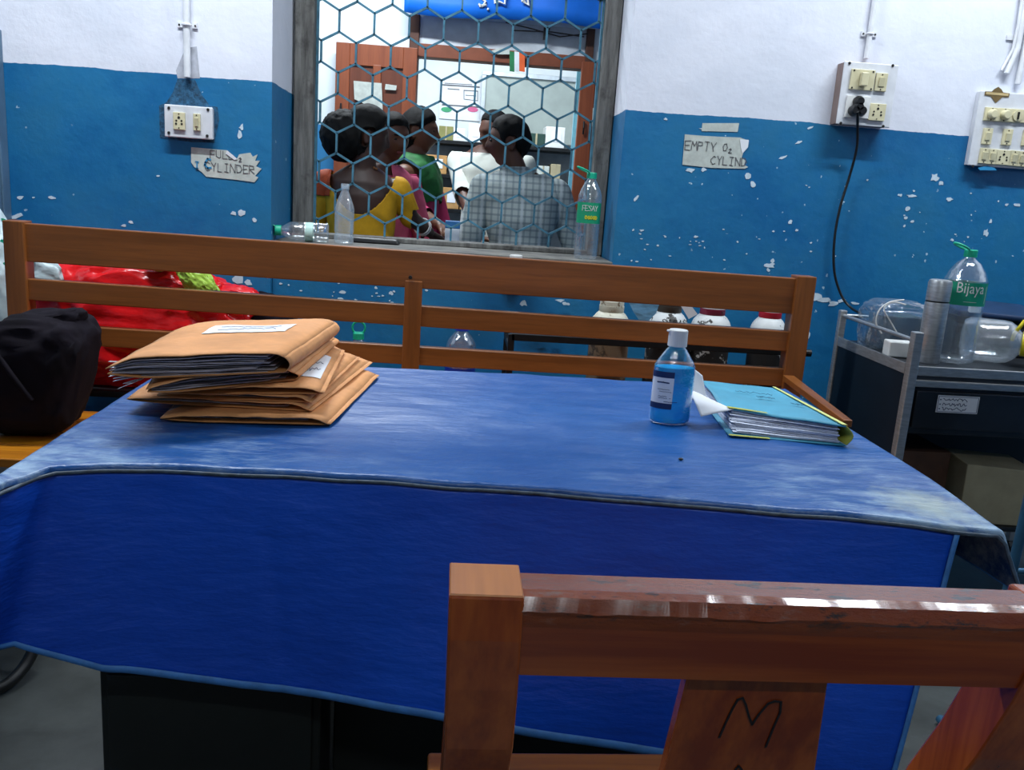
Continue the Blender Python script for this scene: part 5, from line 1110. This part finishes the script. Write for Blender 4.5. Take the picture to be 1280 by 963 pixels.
def person(name, label, loc, yaw, H, head, arms, skin, fem=False, lean=(0, 0), headoff=(0, 0), hs=1.0, hdrop=0):
    """returns the person's empty, the body object and a converter; local frame: feet at 0, facing -Y"""
    k = H/1.62; t = thing(name, label, 'person', loc); m = MB(); lx, ly = lean
    hip, sh = (.165 if fem else .155)*k, (.165 if fem else .185)*k
    rings = [(.80, hip*1.0, .115), (.88, hip*1.03, .12), (.98, hip*.86, .10), (1.06, hip*.82, .098), (1.16, sh*.86, .108), (1.25, sh*.96, .105), (1.31, sh*.92, .088), (1.345, sh*.66, .070), (1.375, sh*.38, .058)]
    rr_ = []; n = 28
    def ln(z): f = max(0, z-.8)/.6; return V((lx*f, ly*f, 0))
    for z, rx, ry in rings: rr_.append(m.vs([V((rx*cos(2*pi*q/n), ry*k*sin(2*pi*q/n), z*k))+ln(z) for q in range(n)]))
    for A, B in zip(rr_, rr_[1:]):
        for q in range(n): m.face([A[q], A[(q+1) % n], B[(q+1) % n], B[q]])
    m.face(rr_[0][::-1]); m.face(rr_[-1])
    nb = V((0, .01, 1.34*k))+ln(1.34); hc = V((headoff[0], headoff[1]-.005, 1.50*k-hdrop))+ln(1.42)
    tcap(m, nb-V((0, 0, .04)), hc-V((0, -.015, .04)), .058*k, .052*k)
    headmesh(m, hc, head[0]-yaw, head[1], k*hs)
    for s in (-1, 1):
        hp = V((s*.085*k, 0, .84*k)); kn = V((s*.095*k, -.02, .46*k)); an = V((s*.10*k, .01, .085*k)); tcap(m, hp, kn, .088*k, .056*k); tcap(m, kn, an, .056*k, .036*k)
        tcap(m, an+V((0, 0, -.04)), an+V((s*.01, -.15*k, -.055)), .032, .026)
    for s, (el, ha, curl) in arms.items():
        S0 = V((s*sh*.93, .0, 1.285*k))+ln(1.28); El = V(el); Ha = V(ha); tcap(m, S0, El, .050*k, .037*k); tcap(m, El, Ha, .038*k, .026*k)
        hand_mesh(m, Ha, Ha-El, (0, 0, 1) if abs((Ha-El).normalized().z) < .8 else (s, 0, 0), s, curl)
    bmesh.ops.recalc_face_normals(m.b, faces=m.b.faces)
    me = bpy.data.meshes.new('tmp'); m.b.to_mesh(me); m.b.free(); o = bpy.data.objects.new('tmp', me); COL.objects.link(o)
    md = o.modifiers.new('r', 'REMESH'); md.mode = 'VOXEL'; md.voxel_size = .0062; md2 = o.modifiers.new('s', 'SMOOTH'); md2.iterations = 3; md2.factor = .5
    bpy.context.view_layer.update(); me2 = bpy.data.meshes.new_from_object(o.evaluated_get(bpy.context.evaluated_depsgraph_get())); bpy.data.objects.remove(o)
    me2.name = 'body'; me2.materials.clear(); me2.materials.append(skin)
    for p in me2.polygons: p.use_smooth = True
    body = bpy.data.objects.new('body', me2); COL.objects.link(body); body.parent = t; t.rotation_euler = (0, 0, yaw)
    return t, body, hc, k
def shell_of(t, body, name, pred, off, mat, wr=.004, fr=9):
    """a garment: the body surface inside pred, pushed outwards with soft folds"""
    b = bmesh.new(); b.from_mesh(body.data); b.normal_update()
    dele = [f for f in b.faces if not pred(f.calc_center_median())]; bmesh.ops.delete(b, geom=dele, context='FACES'); b.normal_update()
    for v in b.verts:
        c = v.co; w_ = off if not callable(off) else off(c); v.co = c+v.normal*(w_+wr*(noise.noise(V((c.x*fr, c.y*fr, c.z*fr*.55)))+.5*noise.noise(c*fr*2.3)))
    for _ in range(2): bmesh.ops.smooth_vert(b, verts=b.verts, factor=.5, use_axis_x=True, use_axis_y=True, use_axis_z=True)
    me = bpy.data.meshes.new(name); b.to_mesh(me); b.free(); me.materials.append(mat)
    for p in me.polygons: p.use_smooth = True
    o = bpy.data.objects.new(name, me); COL.objects.link(o); o.parent = t; md = o.modifiers.new('s', 'SOLIDIFY'); md.thickness = .002; md.offset = 1; return o
def armcut(c, k, s, l): return False
M_SK1 = flat('deep brown skin', '#3c2218', .5, var=.12, scale=10, sss=.05); M_SK2 = flat('brown skin', '#5a3626', .5, var=.12, scale=10, sss=.05); M_SK3 = flat('warm brown skin', '#6b4632', .5, var=.1, scale=10, sss=.05)
M_HAIR = flat('black hair', '#070606', .75, spec=.25, var=.3, scale=60, stretch=(1, 1, .3), bump=.4, bscale=120)
def hairshell(t, body, hc, k, hyaw, line, off=.011, extra=None):
    Ri = Matrix.Rotation(-hyaw, 3, 'Z')
    def val(c):
        p = (Ri @ (c-hc))/k
        if p.length > .17 or (abs(p.x) > .0735 and -.05 < p.z < .022 and -.012 < p.y < .032): return -1
        return p.z-lerp_tab(line, p.y)+.004*noise.noise(p*60)
    def off_(c):
        p = Ri @ (c-hc); return off*min(1, max(.15, val(c)/.030))+.0035*noise.noise(V((p.x*55, p.y*55, p.z*14)))
    return shell_of(t, body, 'hair', lambda c: val(c) > 0, off_, M_HAIR, .001, 40)
short = [(-.2, .070), (-.085, .064), (-.055, .050), (-.040, .022), (-.016, -.022), (-.010, -.012), (-.006, .014), (.030, .014), (.036, -.03), (.075, -.075), (.2, -.085)]
longl = [(-.2, .066), (-.080, .060), (-.045, .035), (-.020, .004), (.0, -.012), (.02, -.065), (.06, -.095), (.2, -.105)]
def skel(px, py, y): return at(px, py, Y=y)
def LW(px, py, Y, loc, yaw):
    q = at(px, py, Y=Y)-V(loc); return tuple(Matrix.Rotation(-yaw, 3, 'Z') @ q)
# -- man in checked shirt: back to the window, head turned left
def checks():
    t = NT('grey checked shirting'); tc_ = t.add('ShaderNodeTexCoord'); sp = t.add('ShaderNodeSeparateXYZ', {0: tc_.outputs['Object']})
    def band(s, f, w_): return t.math('GREATER_THAN', t.math('SINE', t.math('MULTIPLY', s, f)), w_)
    a = band(sp.outputs[0], 210, .55); b = band(sp.outputs[2], 210, .55); c2 = band(sp.outputs[0], 70, .92); 
    base = t.mix(t.math('MULTIPLY', a, .55), hx('#aab4b2'), hx('#6a7a80')); base = t.mix(t.math('MULTIPLY', b, .55), base, hx('#62707a')); base = t.mix(t.math('MULTIPLY', c2, .6), base, hx('#c4ccd0'))
    t.link(base, t.b.inputs['Base Color']); t.b.inputs['Roughness'].default_value = .85; return t.m
P_ = at(657, 250, Y=4.15)
t, body, hc, k = person('person', 'person in a grey checked shirt seen from behind, head turned left', (P_.x, 4.15, FZ), pi, 1.62, (R(-96), R(4)), {-1: ((-.27, -.06, 1.0), (-.20, -.24, .88), .6), 1: ((.27, .02, 1.0), (.22, -.18, .88), .6)}, M_SK2, lean=(.03, -.01), headoff=(.06, -.02))
shirt = lambda c: (c.z < 1.355 or (abs(c.x-.03) > .10 and c.z < 1.40)) and c.z > .76 and not (c.y < -.16)
shell_of(t, body, 'checked_shirt', shirt, .016, checks(), .008, 7)
def collar(t, body, hc, mat, z0, z1, lx):
    return shell_of(t, body, 'collar', lambda c: z0 < c.z < z1 and (c.x-lx)**2+c.y**2 < .0075, .010, mat, .001)
collar(t, body, hc, bpy.data.materials['grey checked shirting'], 1.345, 1.392, .05)
shell_of(t, body, 'trousers', lambda c: .07 < c.z < .80 and abs(c.x) < .24 and c.y > -.14, .012, M_BLACK)
hairshell(t, body, hc, k, R(-96)-pi, short)
# beard stubble is skin tone; glasses frame
Rh = Matrix.Rotation(R(-96)-pi, 3, 'Z') @ Matrix.Rotation(R(4), 3, 'X')
m = MB(); base_w = wloc(t); eyes = MB()
for s in (-1, 1): eyes.blob(hc+Rh @ V((s*.030, -.078, .008)), .010, .010, .008, 2)
e_ = obj('eyes', eyes, flat('dark eyes', '#0d0a0a', .2), None, smooth=True)
def reparent(o, t):
    v = V(o.location)
    for q in o.data.vertices: q.co = q.co+v
    o.location = (0, 0, 0); o.parent = t
reparent(e_, t)
# -- woman in yellow blouse
P_ = at(452, 250, Y=3.86)
t, body, hc, k = person('person', 'person with large hair bun and yellow blouse seen from behind', (P_.x, 3.86, FZ), pi, 1.585, (R(112), R(8)), {-1: (LW(513, 272, 3.90, (P_.x, 3.86, FZ), pi), LW(536, 290, 4.06, (P_.x, 3.86, FZ), pi), .7), 1: ((.24, -.03, .98), (.20, -.22, .90), .6)}, M_SK1, fem=True, lean=(0, 0), headoff=(-.01, .0))
M_YEL = flat('mustard yellow cotton', '#d09a0c', .75, var=.12, scale=14, bump=.3)
def blouse(c):
    if c.z < .95 or c.z > 1.33 or c.x > .20: return False
    if abs(c.x) > .215: return c.z > 1.175 and c.y > -.12
    if c.y > 0: # scooped back
        return c.z < 1.15+.17*min(1, abs(c.x+.0)/.150)**2.0
    return c.z < 1.30
shell_of(t, body, 'blouse', lambda c: blouse(V((c.x, c.y, c.z))), .008, M_YEL, .004, 12)
M_ORS = flat('orange sari cloth', '#b8481c', .7, var=.3, scale=20)
shell_of(t, body, 'sari_shoulder', lambda c: c.x > .115 and 1.215 < c.z < 1.40 and abs(c.x) < .26, .014, M_ORS, .006, 12)
shell_of(t, body, 'sari', lambda c: .05 < c.z < .97 and abs(c.x) < .22 and c.y > -.13, lambda c: .015+.03*max(0, .9-c.z), M_ORS, .008, 8)
hairshell(t, body, hc, k, R(112)-pi, longl, .020)
Rw = Matrix.Rotation(R(112)-pi, 3, 'Z')
hb = MB(); hb.blob(hc+Rw @ V((.010, .095, -.006)), .092, .098, .104, 5, crump(.06, 4, 2)); hbo = obj('hair_bun', hb, M_HAIR, None, smooth=True); reparent(hbo, t)
hb = MB()
for k_ in range(9): a_ = k_*.35; hb.blob(hc+V((.062*cos(a_)*.9+.0, .05, -.135+.012*sin(a_))), .006, .006, .006, 1)
b_ = obj('bead_necklace', hb, flat('brown beads', '#8a5a30', .4), None); reparent(b_, t)
eb = MB(); eb.blob(hc+Rw @ V((.080, .004, -.032)), .005, .005, .006, 2); b_ = obj('earring', eb, flat('gold', '#c8a050', .3, .8), None); reparent(b_, t)
bg_ = MB(); A_, B_ = V(LW(513, 272, 3.90, (P_.x, 3.86, FZ), pi)), V(LW(536, 290, 4.06, (P_.x, 3.86, FZ), pi)); d_ = (B_-A_).normalized(); e1_ = d_.orthogonal().normalized(); e2_ = d_.cross(e1_)
for f_ in (.62, .70): bg_.tube([A_.lerp(B_, f_)+(e1_*cos(a)+e2_*sin(a))*.037 for a in [k_*2*pi/16 for k_ in range(16)]], .0035, 6, closed=True)
b_ = obj('bangles', bg_, M_WHITE, None, smooth=True); reparent(b_, t)
# -- second woman, face towards the right
P_ = at(474, 250, Y=4.42)
t, body, hc, k = person('person', 'person with centre parted dark hair and pink scarf, face turned right, behind the yellow blouse', (P_.x, 4.42, FZ), R(25), at(488, 141, Y=4.42).z+.15, (R(38), R(8)), {-1: ((-.22, -.04, .96), (-.16, -.22, .92), .6), 1: ((.23, -.06, .98), (.27, -.22, .98), .6)}, M_SK2, fem=True, headoff=(.045, -.02))
M_PNK = flat('pink scarf cloth', '#d8607e', .7, var=.15, scale=14)
shell_of(t, body, 'kurta', lambda c: c.z > .35 and c.z < 1.315 and abs(c.x) < .30 and c.y > -.2, .010, flat('rose kurta', '#c05070', .7), .005)
shell_of(t, body, 'scarf', lambda c: 1.02 < c.z < 1.36 and .02 < c.x < .14, .022, M_PNK, .006)
shell_of(t, body, 'trousers', lambda c: .07 < c.z < .40 and c.y > -.1, .010, M_PNK)
hairshell(t, body, hc, k, R(38)-R(25), [(-.2, .068), (-.085, .060), (-.05, .045), (-.035, .012), (-.012, -.02), (.02, -.08), (.2, -.10)], .012)
Re = Matrix.Rotation(R(38)-R(25), 3, 'Z') @ Matrix.Rotation(R(8), 3, 'X'); eyes = MB(); lid = MB()
for s in (-1, 1): eyes.blob(hc+Re @ V((s*.029, -.073, .006)), .011, .009, .007, 2); lid.blob(hc+Re @ V((s*.030, -.083, .026)), .017, .006, .0035, 2)
reparent(obj('eyes', eyes, flat('dark eyes', '#0d0a0a', .2), None, smooth=True), t); reparent(obj('eyebrows', lid, M_HAIR, None, smooth=True), t)
mo = MB(); mo.blob(hc+Re @ V((0, -.086, -.052)), .020, .008, .007, 2); reparent(obj('lips', mo, flat('lips', '#6e3436', .4), None, smooth=True), t)
# -- third, in magenta with a green scarf, facing right
P_ = at(519, 250, Y=4.88)
t, body, hc, k = person('person', 'person in magenta kurta with green scarf, in profile facing right', (P_.x, 4.88, FZ), R(70), at(518, 134, Y=4.88).z+.15, (R(85), R(4)), {-1: (LW(524, 266, 4.70, (P_.x, 4.88, FZ), R(70)), LW(549, 282, 4.46, (P_.x, 4.88, FZ), R(70)), .5), 1: ((.16, -.12, 1.03), (.10, -.34, 1.02), .5)}, M_SK3, fem=True)
M_MAG = flat('magenta kurta cloth', '#b82a62', .7, var=.15, scale=10); M_GSC = flat('leaf green scarf', '#1c6a30', .75, var=.3, scale=16)
shell_of(t, body, 'kurta', lambda c: .35 < c.z < 1.33 and c.y > -.17, .012, M_MAG, .006)
shell_of(t, body, 'scarf', lambda c: 1.16 < c.z < 1.42 and (c.x**2+c.y**2 < .022) and c.z > 1.16+abs(c.y)*.4, .028, M_GSC, .010, 14)
shell_of(t, body, 'trousers', lambda c: .07 < c.z < .40 and c.y > -.12, .010, M_BLACK)
hairshell(t, body, hc, k, R(15), longl, .014)
Re = Matrix.Rotation(R(15), 3, 'Z'); eyes = MB()
for s in (-1, 1): eyes.blob(hc+Re @ V((s*.029, -.078, .008)), .010, .009, .006, 2)
reparent(obj('eyes', eyes, flat('dark eyes', '#0d0a0a', .2), None, smooth=True), t)
# -- man in white shirt, behind the checked shirt
P_ = at(611, 250, Y=5.2)
t, body, hc, k = person('person', 'person in a white half sleeve shirt mostly hidden behind the checked shirt', (P_.x, 5.2, FZ), R(-20), 1.80, (R(-55), R(14)), {-1: (LW(578, 236, 5.15, (P_.x, 5.2, FZ), R(-20)), LW(588, 272, 4.98, (P_.x, 5.2, FZ), R(-20)), .6), 1: ((.26, -.03, 1.02), (.22, -.20, .86), .6)}, M_SK2, headoff=(.03, -.04), hdrop=.075, hs=.93)
shell_of(t, body, 'white_shirt', lambda c: c.z > .80 and c.z < 1.47 and (abs(c.x) < .235 or c.z > 1.30) and c.y > -.155, .016, flat('white cotton shirt', '#dfe3d8', .8, var=.05), .006, 8)
shell_of(t, body, 'trousers', lambda c: .07 < c.z < .84 and abs(c.x) < .20 and c.y > -.14, .012, M_BLACK)
hairshell(t, body, hc, k, R(-55)+R(20), short)
Re = Matrix.Rotation(R(-35), 3, 'Z'); eyes = MB()
for s in (-1, 1): eyes.blob(hc+Re @ V((s*.029, -.078, .008)), .010, .009, .006, 2)
reparent(obj('eyes', eyes, flat('dark eyes', '#0d0a0a', .2), None, smooth=True), t)
# packet on a small corridor table, bangle
ct = thing('corridor_table', 'narrow dark table in the corridor holding a blue and white packet', 'table', (.0, 3.74, FZ)); bx('table_top', (-.10, 3.62, .72), (.07, 3.84, .75), M_BSTEEL, ct)
for x in (-.09, .035):
    for y in (3.63, 3.80): bx('leg', (x, y, FZ), (x+.03, y+.03, .72), M_BSTEEL, ct)
a, b = at(557, 276, Y=3.70), at(574, 300, Y=3.70); pk = thing('paper_packet', 'blue and white packet seen just above the window sill', 'packet', ((a.x+b.x)/2, 3.73, .751))
m = MB(); m.box((a.x, 3.70, .751), (b.x, 3.76, a.z-.03)); obj('packet_body', m, M_PAPER, pk, bevel=.003); m = MB(); m.box((a.x-.001, 3.699, a.z-.03), (b.x+.001, 3.761, a.z)); obj('blue_top', m, flat('packet blue', '#2f6ea8', .5), pk, bevel=.003)
